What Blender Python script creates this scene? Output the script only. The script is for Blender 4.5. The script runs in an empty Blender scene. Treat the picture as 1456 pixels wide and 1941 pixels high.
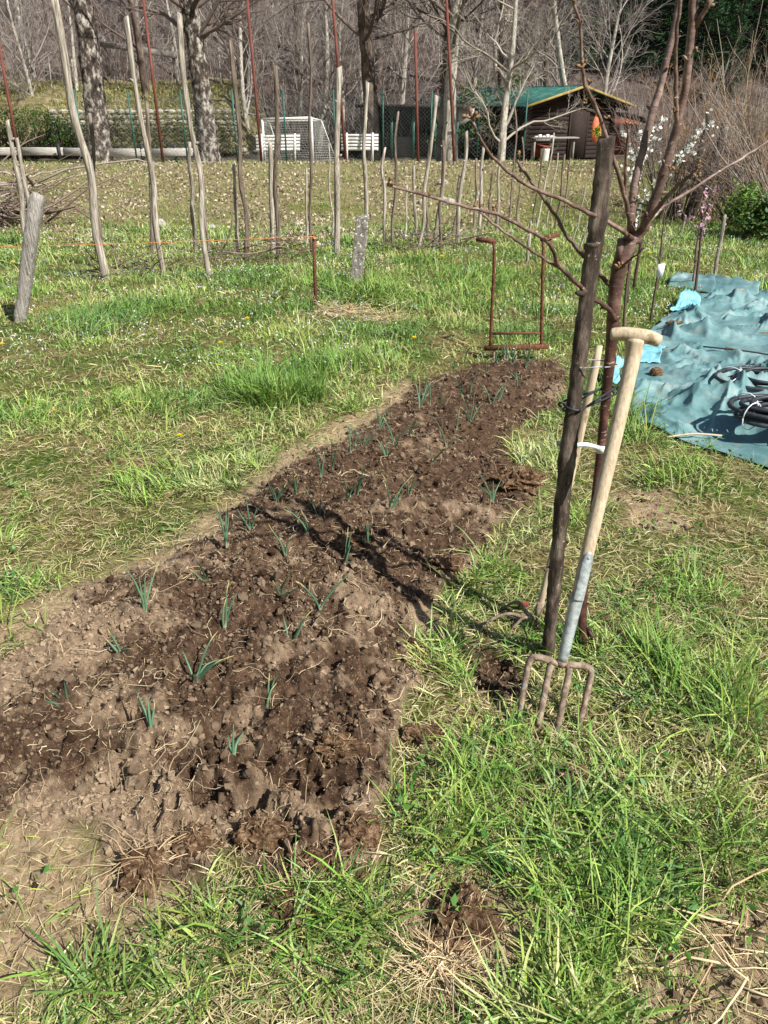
import bpy, math, random
import numpy as np
from mathutils import Vector

# ------------------------------------------------------------------ camera, sky, sun, exposure
SC = bpy.context.scene
CAMZ, PITCH, FPX = 1.6, math.radians(28.0), 1457.0
cam = bpy.data.cameras.new('camera'); camo = bpy.data.objects.new('camera', cam)
SC.collection.objects.link(camo); SC.camera = camo
camo.location = (0, 0, CAMZ); camo.rotation_euler = (math.radians(90) - PITCH, 0, 0)
cam.sensor_fit = 'HORIZONTAL'; cam.sensor_width = 36.0; cam.lens = 36.0 * FPX / 1456.0
cam.clip_start = 0.05; cam.clip_end = 1000

SUN_DIR = Vector((0.76, -0.66, 1.02)).normalized()          # towards the sun
world = bpy.data.worlds.new('World'); SC.world = world; world.use_nodes = True
wn = world.node_tree.nodes; wl = world.node_tree.links
sky = wn.new('ShaderNodeTexSky'); sky.sky_type = 'NISHITA'; sky.sun_disc = False
sky.sun_elevation = math.asin(SUN_DIR.z); sky.sun_rotation = math.atan2(SUN_DIR.x, SUN_DIR.y)
wn['Background'].inputs['Strength'].default_value = 0.072
wl.new(sky.outputs[0], wn['Background'].inputs['Color'])
sl = bpy.data.lights.new('sun', 'SUN'); sl.energy = 4.9; sl.angle = math.radians(0.5); sl.color = (1.0, 0.965, 0.91)
so = bpy.data.objects.new('sun', sl); SC.collection.objects.link(so)
so.rotation_euler = SUN_DIR.to_track_quat('Z', 'Y').to_euler(); so.location = (6, -5, 9)
vs = SC.view_settings; vs.view_transform = 'Standard'; vs.look = 'None'; vs.gamma = 1.0
vs.use_curve_mapping = False; vs.exposure = 0.66
try:
    SC.cycles.max_bounces = 5; SC.cycles.diffuse_bounces = 3; SC.cycles.transparent_max_bounces = 4
except Exception: pass

rng = np.random.default_rng(7)
random.seed(7)

# ------------------------------------------------------------------ noise and terrain
def _h(ix, iy, s):
    n = (ix.astype(np.int64) * 374761393 + iy.astype(np.int64) * 668265263 + s * 974634541) & 0xffffffff
    n = ((n ^ (n >> 13)) * 1274126177) & 0xffffffff
    n = ((n ^ (n >> 16)) * 2246822519) & 0xffffffff
    return ((n ^ (n >> 15)) & 0xffff) / 65535.0
def gn(x, y, s=0):
    x = np.asarray(x, float); y = np.asarray(y, float)
    ix = np.floor(x); iy = np.floor(y); fx = x - ix; fy = y - iy
    def g(ax, ay):
        a = _h(ix + ax, iy + ay, s) * 2 * np.pi
        return np.cos(a) * (fx - ax) + np.sin(a) * (fy - ay)
    u = fx * fx * fx * (fx * (fx * 6 - 15) + 10); v = fy * fy * fy * (fy * (fy * 6 - 15) + 10)
    a = g(0, 0) * (1 - u) + g(1, 0) * u; b = g(0, 1) * (1 - u) + g(1, 1) * u
    return (a * (1 - v) + b * v) * 1.5
def fbm(x, y, s=0, o=4, r=0.5):
    t = 0; a = 1.0; f = 1.0
    for i in range(o):
        t = t + a * gn(x * f + 13.7 * i, y * f - 7.1 * i, s + i); a *= r; f *= 2.03
    return t
def sstep(a, b, x):
    t = np.clip((x - a) / (b - a), 0, 1); return t * t * (3 - 2 * t)

PD = np.array([0, 1.5, 18, 20, 26.3, 29, 37, 42, 62, 90, 260.0])
PL = np.array([0, 0, -.84, -.80, -.06, -.33, -.55, -.2, 8.5, 22, 90.0])       # leafy bank on the left and middle
PR = np.array([0, 0, -.84, -.93, -1.1, -1.1, -1.0, -.4, 8.5, 22, 90.0])       # open grass on the right
def base_h(x, y):
    d = np.hypot(x * .55, y); zl = np.interp(d, PD, PL); zr = np.interp(d, PD, PR)
    w = sstep(.28, .42, np.asarray(x) / np.maximum(np.asarray(y), .5))
    return zl * (1 - w) + zr * w

CP, SP = math.cos(PITCH), math.sin(PITCH)
def ray(px, py):
    xc = (px - 728.0) / FPX; yc = -(py - 970.5) / FPX
    return np.array([xc, CP + yc * SP, -SP + yc * CP])
def hit(px, py, hf):
    d = ray(px, py); t = 0.5; p = None
    while t < 130:
        p = np.array([0, 0, CAMZ]) + d * t
        if p[2] < float(hf(p[0], p[1])):
            lo, hi = t - max(.03, t * .01), t
            for _ in range(18):
                m = (lo + hi) / 2; p = np.array([0, 0, CAMZ]) + d * m
                if p[2] < float(hf(p[0], p[1])): hi = m
                else: lo = m
            return p
        t += max(.02, t * .008)
    return p
def GB(px, py): return hit(px, py, base_h)
def D(px, py, Y):
    d = ray(px, py); return np.array([0, 0, CAMZ]) + d * (Y / d[1])

def poly_sd(poly, x, y):
    x = np.asarray(x, float); y = np.asarray(y, float)
    dm = np.full(x.shape, 1e9); ins = np.zeros(x.shape, bool); n = len(poly)
    for i in range(n):
        ax, ay = poly[i]; bx, by = poly[(i + 1) % n]; ex, ey = bx - ax, by - ay
        t = np.clip(((x - ax) * ex + (y - ay) * ey) / (ex * ex + ey * ey + 1e-12), 0, 1)
        dm = np.minimum(dm, np.hypot(x - ax - t * ex, y - ay - t * ey))
        c = ((ay > y) != (by > y)) & (x < (bx - ax) * (y - ay) / (by - ay + 1e-12) + ax); ins ^= c
    return np.where(ins, -dm, dm)
def gpoly(pts): return [tuple(GB(a, b)[:2]) for a, b in pts]
BED = gpoly([(-260, 1400), (-60, 1330), (60, 1230), (160, 1120), (290, 1070), (410, 1000), (500, 930), (620, 855), (715, 795), (790, 730),
             (860, 704), (940, 690), (1050, 692), (1085, 722), (1050, 775), (985, 810), (960, 870), (1035, 905), (1020, 955), (920, 985),
             (880, 1060), (850, 1120), (790, 1175), (770, 1260), (790, 1340), (745, 1440), (725, 1560), (740, 1620), (610, 1680), (540, 1785),
             (500, 1700), (420, 1640), (330, 1660), (220, 1640), (120, 1590), (0, 1570), (-300, 1640)])
HOLE = gpoly([(850, 1165), (905, 1195), (975, 1235), (1000, 1300), (960, 1335), (915, 1310), (885, 1245)])
BARE = [gpoly([(-300, 1530), (120, 1570), (235, 1620), (310, 1700), (290, 1760), (180, 1780), (90, 1760), (0, 1850), (-300, 1850)]),
        gpoly([(-60, 1225), (70, 1215), (160, 1130), (90, 1120), (0, 1190)]),
        gpoly([(1190, 1790), (1300, 1750), (1420, 1770), (1560, 1800), (1560, 2000), (1280, 2000)]),
        gpoly([(790, 1720), (870, 1690), (960, 1740), (950, 1830), (830, 1840), (780, 1780)]),
        gpoly([(560, 860), (640, 790), (700, 780), (620, 850), (520, 905)]),
        gpoly([(1180, 930), (1260, 930), (1280, 1000), (1180, 1000)])]
TARP_L = [(1212, 812), (1178, 772), (1172, 735), (1196, 690), (1225, 640), (1262, 606), (1296, 588), (1314, 560), (1325, 548)]
TARP_R = [(1800, 1010), (1800, 930), (1800, 850), (1800, 790), (1800, 730), (1800, 680), (1800, 630), (1800, 590), (1800, 568)]
TARP = gpoly([(1228, 806), (1200, 780), (1190, 735), (1215, 690), (1245, 640), (1285, 606), (1320, 575), (1340, 552), (1790, 580), (1790, 1000), (1456, 868), (1300, 830)])

def fields(x, y):
    """soil mask, dryness, bare, leaf litter, hill, tarp"""
    x = np.asarray(x, float); y = np.asarray(y, float)
    n = fbm(x * 5, y * 5, 3, 3) * .055 + fbm(x * 1.6, y * 1.6, 5, 2) * .05
    near = y < 9
    sd = poly_sd(BED, x, y) + n; hd = poly_sd(HOLE, x, y) + n * .5
    bare = np.zeros(x.shape)
    for b in BARE: bare = np.maximum(bare, 1 - sstep(-.04, .10, poly_sd(b, x, y) + n))
    bare = np.maximum(bare, (1 - sstep(.03, .20, sd)) * (y > 2.2) * .9 * (x < .2))
    bed = np.maximum(1 - sstep(-.03, .03, sd), 1 - sstep(-.03, .03, hd))
    r = np.hypot(x * .55, y)
    leaf = sstep(14.0, 20.5, r + fbm(x * .33, y * .33, 8, 4) * 8.0) * (1 - sstep(.24, .36, x / np.maximum(y, .5)))
    hill = sstep(33, 38, y)
    tp = poly_sd(TARP, x, y)
    return bed, sd, hd, bare, leaf, hill, tp
def ground_h(x, y, F=None):
    x = np.asarray(x, float); y = np.asarray(y, float)
    bed, sd, hd, bare, leaf, hill, tp = F if F is not None else fields(x, y)
    z = base_h(x, y)
    r = np.hypot(x, y)
    z = z + fbm(x * .9, y * .9, 11, 3) * .035 * sstep(.8, 2.5, r) + fbm(x * 5.5, y * 5.5, 12, 3) * .012 * (1 - bed)
    z = z + fbm(x * .12, y * .12, 14, 3) * .6 * sstep(36, 46, y)
    # a low hump of grass with dead straw beside the bed, near the iron stake
    inner = np.clip(-sd, 0, .35)
    rough = fbm(x * 5.2, y * 5.2, 21, 2)
    lump = 1 - np.abs(fbm(x * 9, y * 9, 22, 2)) * 1.3
    lump2 = 1 - np.abs(fbm(x * 21, y * 21, 23, 2)) * 1.3
    crumb = fbm(x * 34, y * 34, 24, 4, .68)
    edge = 1 + 1.3 * np.exp(-(((x + .12) / .55) ** 2 + ((y - 1.30) / .30) ** 2))
    fade = 1 - .55 * sstep(-.25, -.05, x + .25 - (1.9 - y) * .2) * 0
    zb = .02 + inner * .10 + (rough * .030 + (lump - .7) * .024 * edge + (lump2 - .7) * .016) * sstep(.02, .16, -sd) * edge + crumb * .0105
    z = z + bed * np.where(hd < .03, -.035 + crumb * .012 + rough * .02, zb)
    z = z + bare * (1 - bed) * (fbm(x * 26, y * 26, 26, 3) * .006 - .004)
    return z
def G(px, py):
    p = GB(px, py); z = float(ground_h(p[0], p[1])); return np.array([p[0], p[1], z])

# ------------------------------------------------------------------ mesh building
COL = SC.collection
BASE = {}
class MB:
    def __init__(s): s.V = []; s.F = []; s.C = []; s.n = 0; s.M = []
    def add(s, V, F, col=None, mi=0):
        V = np.asarray(V, float).reshape(-1, 3)
        if not isinstance(F, list): F = [F]
        for f in F:
            f = np.asarray(f, np.int64)
            if f.size: s.F.append(f + s.n); s.M.append(np.full(len(f), mi, np.int32))
        s.V.append(V); s.n += len(V)
        c = np.ones((len(V), 3)) * .5 if col is None else np.broadcast_to(np.asarray(col, float), (len(V), 3))
        s.C.append(c); return s
def build(name, mb, mats, parent=None, base=None, smooth=True, color=False, attrs=None):
    V = np.concatenate(mb.V) if mb.V else np.zeros((0, 3))
    if parent is not None: base = BASE[parent.name]
    if base is None: base = np.zeros(3)
    base = np.asarray(base, float)
    me = bpy.data.meshes.new(name)
    me.vertices.add(len(V)); me.vertices.foreach_set('co', (V - base).astype(np.float32).ravel())
    sizes = np.concatenate([np.full(len(f), f.shape[1]) for f in mb.F]); loops = np.concatenate([f.ravel() for f in mb.F])
    me.loops.add(len(loops)); me.loops.foreach_set('vertex_index', loops.astype(np.int32))
    st = np.concatenate([[0], np.cumsum(sizes)[:-1]])
    me.polygons.add(len(sizes)); me.polygons.foreach_set('loop_start', st.astype(np.int32))
    try: me.polygons.foreach_set('loop_total', sizes.astype(np.int32))
    except Exception: pass
    me.polygons.foreach_set('use_smooth', np.full(len(sizes), smooth, bool))
    if not isinstance(mats, (list, tuple)): mats = [mats]
    for m in mats: me.materials.append(m)
    if len(mats) > 1: me.polygons.foreach_set('material_index', np.concatenate(mb.M))
    if color:
        a = me.color_attributes.new('col', 'FLOAT_COLOR', 'POINT')
        c = np.concatenate(mb.C); c = np.concatenate([c, np.ones((len(c), 1))], 1)
        a.data.foreach_set('color', c.astype(np.float32).ravel())
    if attrs:
        for k, v in attrs.items():
            a = me.attributes.new(k, 'FLOAT', 'POINT'); a.data.foreach_set('value', np.asarray(v, np.float32))
    me.update(calc_edges=True); me.validate()
    o = bpy.data.objects.new(name, me); COL.objects.link(o)
    if parent is not None: o.parent = parent
    else: o.location = base
    BASE[o.name] = base
    return o
def tag(o, label=None, cat=None, group=None, kind=None):
    if label: o['label'] = label
    if cat: o['category'] = cat
    if group: o['group'] = group
    if kind: o['kind'] = kind
    return o
def thing(name, label, cat, base, group=None):
    o = bpy.data.objects.new(name, None); COL.objects.link(o); o.location = tuple(base); o.empty_display_size = .1
    BASE[o.name] = np.asarray(base, float); return tag(o, label, cat, group)
def copy_tree(o, parent=None):
    c = o.copy(); COL.objects.link(c)
    if parent is not None: c.parent = parent
    for ch in list(o.children): copy_tree(ch, c)
    return c

def tubes(P, R, sides=6, cap=True):
    P = np.asarray(P, float); R = np.asarray(R, float)
    if P.ndim == 2: P = P[None]; R = np.broadcast_to(R, P.shape[:2]) if R.ndim <= 1 else R
    N, K = P.shape[:2]; R = np.broadcast_to(R, (N, K))
    T = np.gradient(P, axis=1); T /= np.linalg.norm(T, axis=2, keepdims=True) + 1e-9
    m = P[:, -1] - P[:, 0]; ref = np.where((np.abs(m[:, 2]) > .6 * np.linalg.norm(m, axis=1))[:, None], np.array([1.0, .13, 0]), np.array([.1, 0, 1.0]))
    A = np.cross(T, ref[:, None, :]); A /= np.linalg.norm(A, axis=2, keepdims=True) + 1e-9
    B = np.cross(T, A)
    ang = np.arange(sides) * 2 * np.pi / sides
    V = P[:, :, None] + R[:, :, None, None] * (A[:, :, None] * np.cos(ang)[None, None, :, None] + B[:, :, None] * np.sin(ang)[None, None, :, None])
    idx = np.arange(N * K * sides).reshape(N, K, sides)
    a = idx[:, :-1]; b = idx[:, 1:]
    q = np.stack([a, b, np.roll(b, -1, 2), np.roll(a, -1, 2)], -1).reshape(-1, 4)
    F = [q]
    if cap: F += [idx[:, 0, :].reshape(N, sides), idx[:, -1, ::-1].reshape(N, sides)]
    return V.reshape(-1, 3), F
def spline(pts, n):
    p = np.asarray(pts, float); k = len(p)
    q = np.concatenate([[2 * p[0] - p[1]], p, [2 * p[-1] - p[-2]]])
    t = np.linspace(0, k - 1 - 1e-6, n); i = t.astype(int); f = (t - i)[:, None]
    a, b, c, d = q[i], q[i + 1], q[i + 2], q[i + 3]
    return .5 * (2 * b + (c - a) * f + (2 * a - 5 * b + 4 * c - d) * f ** 2 + (3 * b - a - 3 * c + d) * f ** 3)
def box(c, s, ax=None, bevel=0.0):
    """box with chamfered edges along its longest axes"""
    c = np.asarray(c, float); h = np.asarray(s, float) / 2
    if ax is None: ax = np.eye(3)
    ax = np.asarray(ax, float)
    if bevel <= 0:
        v = np.array([[x, y, z] for z in (-1, 1) for y in (-1, 1) for x in (-1, 1)], float) * h
        f = np.array([[0, 2, 3, 1], [4, 5, 7, 6], [0, 1, 5, 4], [2, 6, 7, 3], [0, 4, 6, 2], [1, 3, 7, 5]])
        return c + v @ ax, f
    k = int(np.argmax(h)); i, j = [q for q in range(3) if q != k]; b = min(bevel, h[i] * .6, h[j] * .6)
    pr = [(-h[i] + b, -h[j]), (h[i] - b, -h[j]), (h[i], -h[j] + b), (h[i], h[j] - b), (h[i] - b, h[j]), (-h[i] + b, h[j]), (-h[i], h[j] - b), (-h[i], -h[j] + b)]
    v = np.zeros((16, 3))
    for e, sg in enumerate((-1, 1)):
        for q, (u, w) in enumerate(pr): v[e * 8 + q, i] = u; v[e * 8 + q, j] = w; v[e * 8 + q, k] = sg * h[k]
    sides = np.array([[q, (q + 1) % 8, 8 + (q + 1) % 8, 8 + q] for q in range(8)])
    return c + v @ ax, [sides, np.array([range(7, -1, -1)]), np.array([range(8, 16)])]
def bar(p, q, w, h, up=(0, 0, 1), bevel=0.0):
    p = np.asarray(p, float); q = np.asarray(q, float); d = q - p; L = np.linalg.norm(d); d = d / L
    u = np.asarray(up, float); s = np.cross(d, u); s /= np.linalg.norm(s) + 1e-9; u = np.cross(s, d)
    return box((p + q) / 2, (L, w, h), np.array([d, s, u]), bevel)
def ellipsoids(C, R, AX=None, rings=4, seg=6, jit=0.0, r=None):
    """C (N,3), R (N,3); AX (N,3,3) rows are axes"""
    C = np.asarray(C, float).reshape(-1, 3); R = np.asarray(R, float).reshape(-1, 3); N = len(C)
    th = np.linspace(0, np.pi, rings + 1)[1:-1]; ph = np.arange(seg) * 2 * np.pi / seg
    u = [[0, 0, -1.0]] + [[math.sin(a) * math.cos(b), math.sin(a) * math.sin(b), -math.cos(a)] for a in th for b in ph] + [[0, 0, 1.0]]
    u = np.array(u); M = len(u)
    v = u[None] * R[:, None]
    if jit: v = v * (1 + jit * (r or rng).standard_normal((N, M, 1)))
    if AX is not None: v = np.einsum('nmk,nkj->nmj', v, AX)
    v = v + C[:, None]
    off = (np.arange(N) * M)[:, None]
    t = []; q = []
    for k in range(seg):
        t.append([0, 1 + (k + 1) % seg, 1 + k]); b = 1 + (rings - 2) * seg; t.append([M - 1, b + k, b + (k + 1) % seg])
        for i in range(rings - 2):
            a = 1 + i * seg; q.append([a + k, a + (k + 1) % seg, a + seg + (k + 1) % seg, a + seg + k])
    F = [(np.array(t)[None] + off[:, :, None]).reshape(-1, 3)]
    if q: F.append((np.array(q)[None] + off[:, :, None]).reshape(-1, 4))
    return v.reshape(-1, 3), F
def rand_axes(n, r=None):
    r = r or rng
    q = r.standard_normal((n, 3, 3)); a = q[:, 0]; a /= np.linalg.norm(a, axis=1, keepdims=True)
    b = np.cross(a, q[:, 1]); b /= np.linalg.norm(b, axis=1, keepdims=True); return np.stack([a, b, np.cross(a, b)], 1)

# ------------------------------------------------------------------ materials
def lin(h):
    h = h.lstrip('#'); c = [int(h[i:i + 2], 16) / 255 for i in (0, 2, 4)]
    return tuple((v / 12.92 if v <= .04045 else ((v + .055) / 1.055) ** 2.4) for v in c)
def newmat(name):
    m = bpy.data.materials.new(name); m.use_nodes = True; nt = m.node_tree
    return m, nt, nt.nodes['Principled BSDF']
def N(nt, t, **kw):
    n = nt.nodes.new(t)
    for k, v in kw.items():
        if k in n.inputs: n.inputs[k].default_value = v
        else: setattr(n, k, v)
    return n
def ramp(nt, src, stops):
    r = nt.nodes.new('ShaderNodeValToRGB'); e = r.color_ramp.elements
    while len(e) < len(stops): e.new(.5)
    for i, (p, c) in enumerate(stops): e[i].position = p; e[i].color = (*c, 1) if len(c) == 3 else c
    nt.links.new(src, r.inputs[0]); return r
def mixc(nt, fac, a, b, mode='MIX'):
    n = nt.nodes.new('ShaderNodeMix'); n.data_type = 'RGBA'; n.blend_type = mode
    L = nt.links
    for s, v in ((n.inputs[0], fac), (n.inputs[6], a), (n.inputs[7], b)):
        if isinstance(v, (int, float)): s.default_value = v
        elif isinstance(v, tuple): s.default_value = (*v, 1) if len(v) == 3 else v
        else: L.new(v, s)
    return n.outputs[2]
def noisy(name, stops, scale=(10, 10, 10), nscale=1.0, detail=6, rough=.8, bump=.3, bdist=.01, spec=.3, metal=0, speck=None, bscale=None, seedobj=True):
    """stops: colour ramp over noise in object space; speck=(colour, scale, threshold) adds flecks"""
    m, nt, b = newmat(name); L = nt.links
    tc = N(nt, 'ShaderNodeTexCoord'); mp = N(nt, 'ShaderNodeMapping'); mp.inputs['Scale'].default_value = scale
    L.new(tc.outputs['Object'], mp.inputs[0])
    if seedobj:
        oi = N(nt, 'ShaderNodeObjectInfo'); mu = N(nt, 'ShaderNodeMath', operation='MULTIPLY'); mu.inputs[1].default_value = 37.0
        L.new(oi.outputs['Random'], mu.inputs[0]); cx = N(nt, 'ShaderNodeCombineXYZ'); L.new(mu.outputs[0], cx.inputs[0]); L.new(mu.outputs[0], cx.inputs[1])
        L.new(cx.outputs[0], mp.inputs['Location'])
    nz = N(nt, 'ShaderNodeTexNoise', Scale=nscale, Detail=detail, Roughness=.65); L.new(mp.outputs[0], nz.inputs['Vector'])
    col = ramp(nt, nz.outputs['Fac'], stops).outputs[0]
    if speck:
        n2 = N(nt, 'ShaderNodeTexNoise', Scale=speck[1], Detail=3.0, Roughness=.6); L.new(tc.outputs['Object'], n2.inputs['Vector'])
        rr = ramp(nt, n2.outputs['Fac'], [(speck[2], (0, 0, 0)), (speck[2] + .06, (1, 1, 1))])
        col = mixc(nt, rr.outputs[0], col, speck[0])
    if seedobj and 'wood' in name:
        mr = N(nt, 'ShaderNodeMapRange'); mr.inputs[3].default_value = .88; mr.inputs[4].default_value = 1.28; L.new(oi.outputs['Random'], mr.inputs[0])
        sc = N(nt, 'ShaderNodeVectorMath', operation='SCALE'); L.new(col, sc.inputs[0]); L.new(mr.outputs[0], sc.inputs['Scale']); col = sc.outputs[0]
    L.new(col, b.inputs['Base Color']); b.inputs['Roughness'].default_value = rough
    b.inputs['Specular IOR Level'].default_value = spec; b.inputs['Metallic'].default_value = metal
    if bump:
        bp = N(nt, 'ShaderNodeBump', Strength=bump, Distance=bdist)
        if bscale:
            n3 = N(nt, 'ShaderNodeTexNoise', Scale=bscale, Detail=5.0, Roughness=.6); L.new(mp.outputs[0], n3.inputs['Vector']); L.new(n3.outputs['Fac'], bp.inputs['Height'])
        else: L.new(nz.outputs['Fac'], bp.inputs['Height'])
        L.new(bp.outputs[0], b.inputs['Normal'])
    return m
def attrmat(name, rough=.6, spec=.3, trans=0.0, noise=0.0):
    m, nt, b = newmat(name); L = nt.links
    at = N(nt, 'ShaderNodeAttribute'); at.attribute_name = 'col'
    c = at.outputs['Color']
    L.new(c, b.inputs['Base Color']); b.inputs['Roughness'].default_value = rough; b.inputs['Specular IOR Level'].default_value = spec
    if trans:
        tr = N(nt, 'ShaderNodeBsdfTranslucent'); L.new(c, tr.inputs['Color'])
        mx = N(nt, 'ShaderNodeMixShader'); mx.inputs[0].default_value = trans
        L.new(b.outputs[0], mx.inputs[1]); L.new(tr.outputs[0], mx.inputs[2])
        L.new(mx.outputs[0], nt.nodes['Material Output'].inputs['Surface'])
    return m

M = {}
M['blade'] = attrmat('grass_blade', .5, .35, .16)
M['leaf'] = attrmat('dry_leaf', .8, .2, .12)
M['twig'] = attrmat('twig', .85, .15)
M['straw'] = attrmat('straw', .75, .2)
M['crumb'] = attrmat('soil_crumb', .95, .05)
M['petal'] = attrmat('petal', .6, .2, .3)
GW = [(.30, lin('4a433c')), (.44, lin('857c70')), (.56, lin('aba294')), (.70, lin('cbc3b5'))]
M['grey_wood'] = noisy('weathered_wood', GW, (55, 55, 3.2), 1.0, 8, .9, .7, .012, .1)
M['brown_wood'] = noisy('weathered_brown_wood', [(.28, lin('3a302a')), (.48, lin('6d6054')), (.64, lin('93877a')), (.78, lin('b0a495'))], (55, 55, 3.2), 1.0, 8, .9, .7, .012, .1)
M['split_wood'] = noisy('split_grey_timber', [(.3, lin('3b3733')), (.42, lin('8c867e')), (.6, lin('b8b2a9')), (.75, lin('d2ccc2'))], (85, 85, 3.0), 1.0, 8, .92, 1.0, .02, .08)
M['dark_bark'] = noisy('dark_stake_bark', [(.3, lin('241d19')), (.47, lin('453b33')), (.6, lin('6d6155')), (.75, lin('9b9082'))], (30, 30, 9), 1.0, 8, .85, .8, .012, .2, speck=(lin('a39c8e'), 60, .66))
M['ash'] = noisy('pale_ash_handle', [(.3, lin('9c8a70')), (.45, lin('b8a68a')), (.6, lin('c9b99f')), (.75, lin('d8cab4'))], (150, 150, 5), 1.0, 8, .6, .25, .003, .25, speck=(lin('978266'), 16, .62))
M['galv'] = noisy('galvanised_steel', [(.35, lin('868c8c')), (.5, lin('a5adad')), (.62, lin('c0c6c4')), (.75, lin('8d8478'))], (50, 50, 50), 1.0, 7, .55, .2, .002, .45, .35)
M['mud'] = noisy('muddy_steel', [(.3, lin('55463a')), (.5, lin('857363')), (.62, lin('a5937f')), (.75, lin('6d655d'))], (45, 45, 45), 1.0, 7, .85, .8, .006, .2, speck=(lin('6f7a80'), 26, .60))
M['rust'] = noisy('rusty_iron', [(.3, lin('43291f')), (.5, lin('64402f')), (.7, lin('835b46'))], (40, 40, 40), 1.0, 6, .85, .4, .003, .2)
M['red_pipe'] = noisy('red_oxide_pipe', [(.3, lin('58302a')), (.6, lin('76453a')), (.8, lin('8a5d50'))], (8, 8, 2), 1.0, 5, .75, .1, .003, .25)
M['white'] = noisy('white_paint', [(.3, lin('c9c8c2')), (.6, lin('e4e3de')), (.8, lin('f0efe9'))], (9, 9, 9), 1.0, 5, .6, .05, .002, .3)
M['concrete'] = noisy('lichen_concrete', [(.3, lin('4e4b46')), (.5, lin('7c776e')), (.7, lin('989287'))], (30, 30, 14), 1.0, 8, .95, .8, .012, .1, speck=(lin('d9d8d0'), 30, .58))
M['tarp'] = None
M['cyan'] = noisy('cyan_underside', [(.35, lin('6aa9b5')), (.6, lin('86bfc8'))], (14, 14, 14), 1.0, 4, .5, .1, .004, .4)
M['rubber'] = noisy('black_rubber', [(.3, lin('1d1f24')), (.7, lin('3b3e44'))], (30, 30, 30), 1.0, 4, .5, .05, .002, .4)
M['black'] = noisy('black_iron', [(.3, lin('151515')), (.7, lin('2a2a2a'))], (20, 20, 20), 1.0, 3, .5, 0, .002, .4)
M['tape'] = noisy('white_tape', [(.3, lin('d5d8da')), (.7, lin('f2f3f3'))], (20, 20, 20), 1.0, 3, .5, .1, .002, .4)
M['string'] = noisy('orange_string', [(.3, lin('c47a3c')), (.7, lin('e0a060'))], (60, 60, 60), 1.0, 2, .8, 0, .002, .1)
M['birch'] = noisy('pale_bark', [(.3, lin('6a645c')), (.48, lin('a39c90')), (.65, lin('cbc5b8'))], (14, 14, 7), 1.0, 7, .9, .5, .01, .1)
M['lime_bark'] = noisy('mottled_bark', [(.36, lin('2c2724')), (.5, lin('544b44')), (.56, lin('8f877d')), (.66, lin('b9b4a9'))], (6, 6, 4), 1.0, 10, .95, 1.0, .05, .05)
M['far_bark'] = noisy('brown_bark', [(.3, lin('3b322d')), (.5, lin('62554d')), (.7, lin('8a7d73'))], (5, 5, 3), 1.0, 7, .95, .6, .03, .05)
M['dark_board'] = noisy('dark_stained_board', [(.3, lin('1f1917')), (.55, lin('352a26')), (.75, lin('4f423b'))], (4, 40, 40), 1.0, 6, .8, .3, .01, .2)
M['board_grey'] = noisy('grey_board', [(.3, lin('6c665e')), (.6, lin('98918a'))], (4, 30, 30), 1.0, 5, .9, .3, .01, .1)
M['green_roof'] = noisy('green_sheet_roof', [(.3, lin('285048')), (.55, lin('37675d')), (.75, lin('5f8a80'))], (3, 3, 3), 1.0, 6, .45, .05, .01, .4)
M['yellow'] = noisy('yellow_board', [(.3, lin('8a7540')), (.7, lin('b39a58'))], (5, 5, 5), 1.0, 4, .6, .05, .01, .3)
M['green_steel'] = noisy('green_steel', [(.3, lin('1f4a40')), (.7, lin('2f6455'))], (9, 9, 9), 1.0, 3, .5, 0, .01, .4)
M['wire'] = noisy('grey_wire', [(.3, lin('5c625f')), (.7, lin('868c88'))], (9, 9, 9), 1.0, 2, .5, 0, .01, .4, .3)
M['net'] = noisy('white_net', [(.3, lin('b5b5b0')), (.7, lin('d8d8d3'))], (9, 9, 9), 1.0, 2, .7, 0, .01, .2)
M['stone'] = noisy('grey_stone', [(.3, lin('6f6a61')), (.5, lin('9d978b')), (.7, lin('c2bcaf'))], (7, 7, 7), 1.0, 7, .95, .6, .02, .1)
M['orange'] = noisy('orange_terracotta', [(.3, lin('b55a3c')), (.7, lin('d27c58'))], (9, 9, 9), 1.0, 4, .7, .1, .005, .2)
M['brick_red'] = noisy('red_board', [(.3, lin('5f2f25')), (.7, lin('8a4a3a'))], (9, 9, 9), 1.0, 4, .8, .1, .005, .2)
M['pole_pale'] = noisy('pale_guard_timber', [(.3, lin('8f8a83')), (.6, lin('b9b4ad')), (.8, lin('d0ccc5'))], (3, 30, 30), 1.0, 6, .9, .3, .01, .1)
M['clod'] = noisy('dark_sod', [(.3, lin('38291f')), (.48, lin('604936')), (.6, lin('856c53')), (.75, lin('b0977a'))], (48, 48, 48), 1.0, 12, .97, 1.0, .02, .05, speck=(lin('b39d80'), 190, .63))

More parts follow.
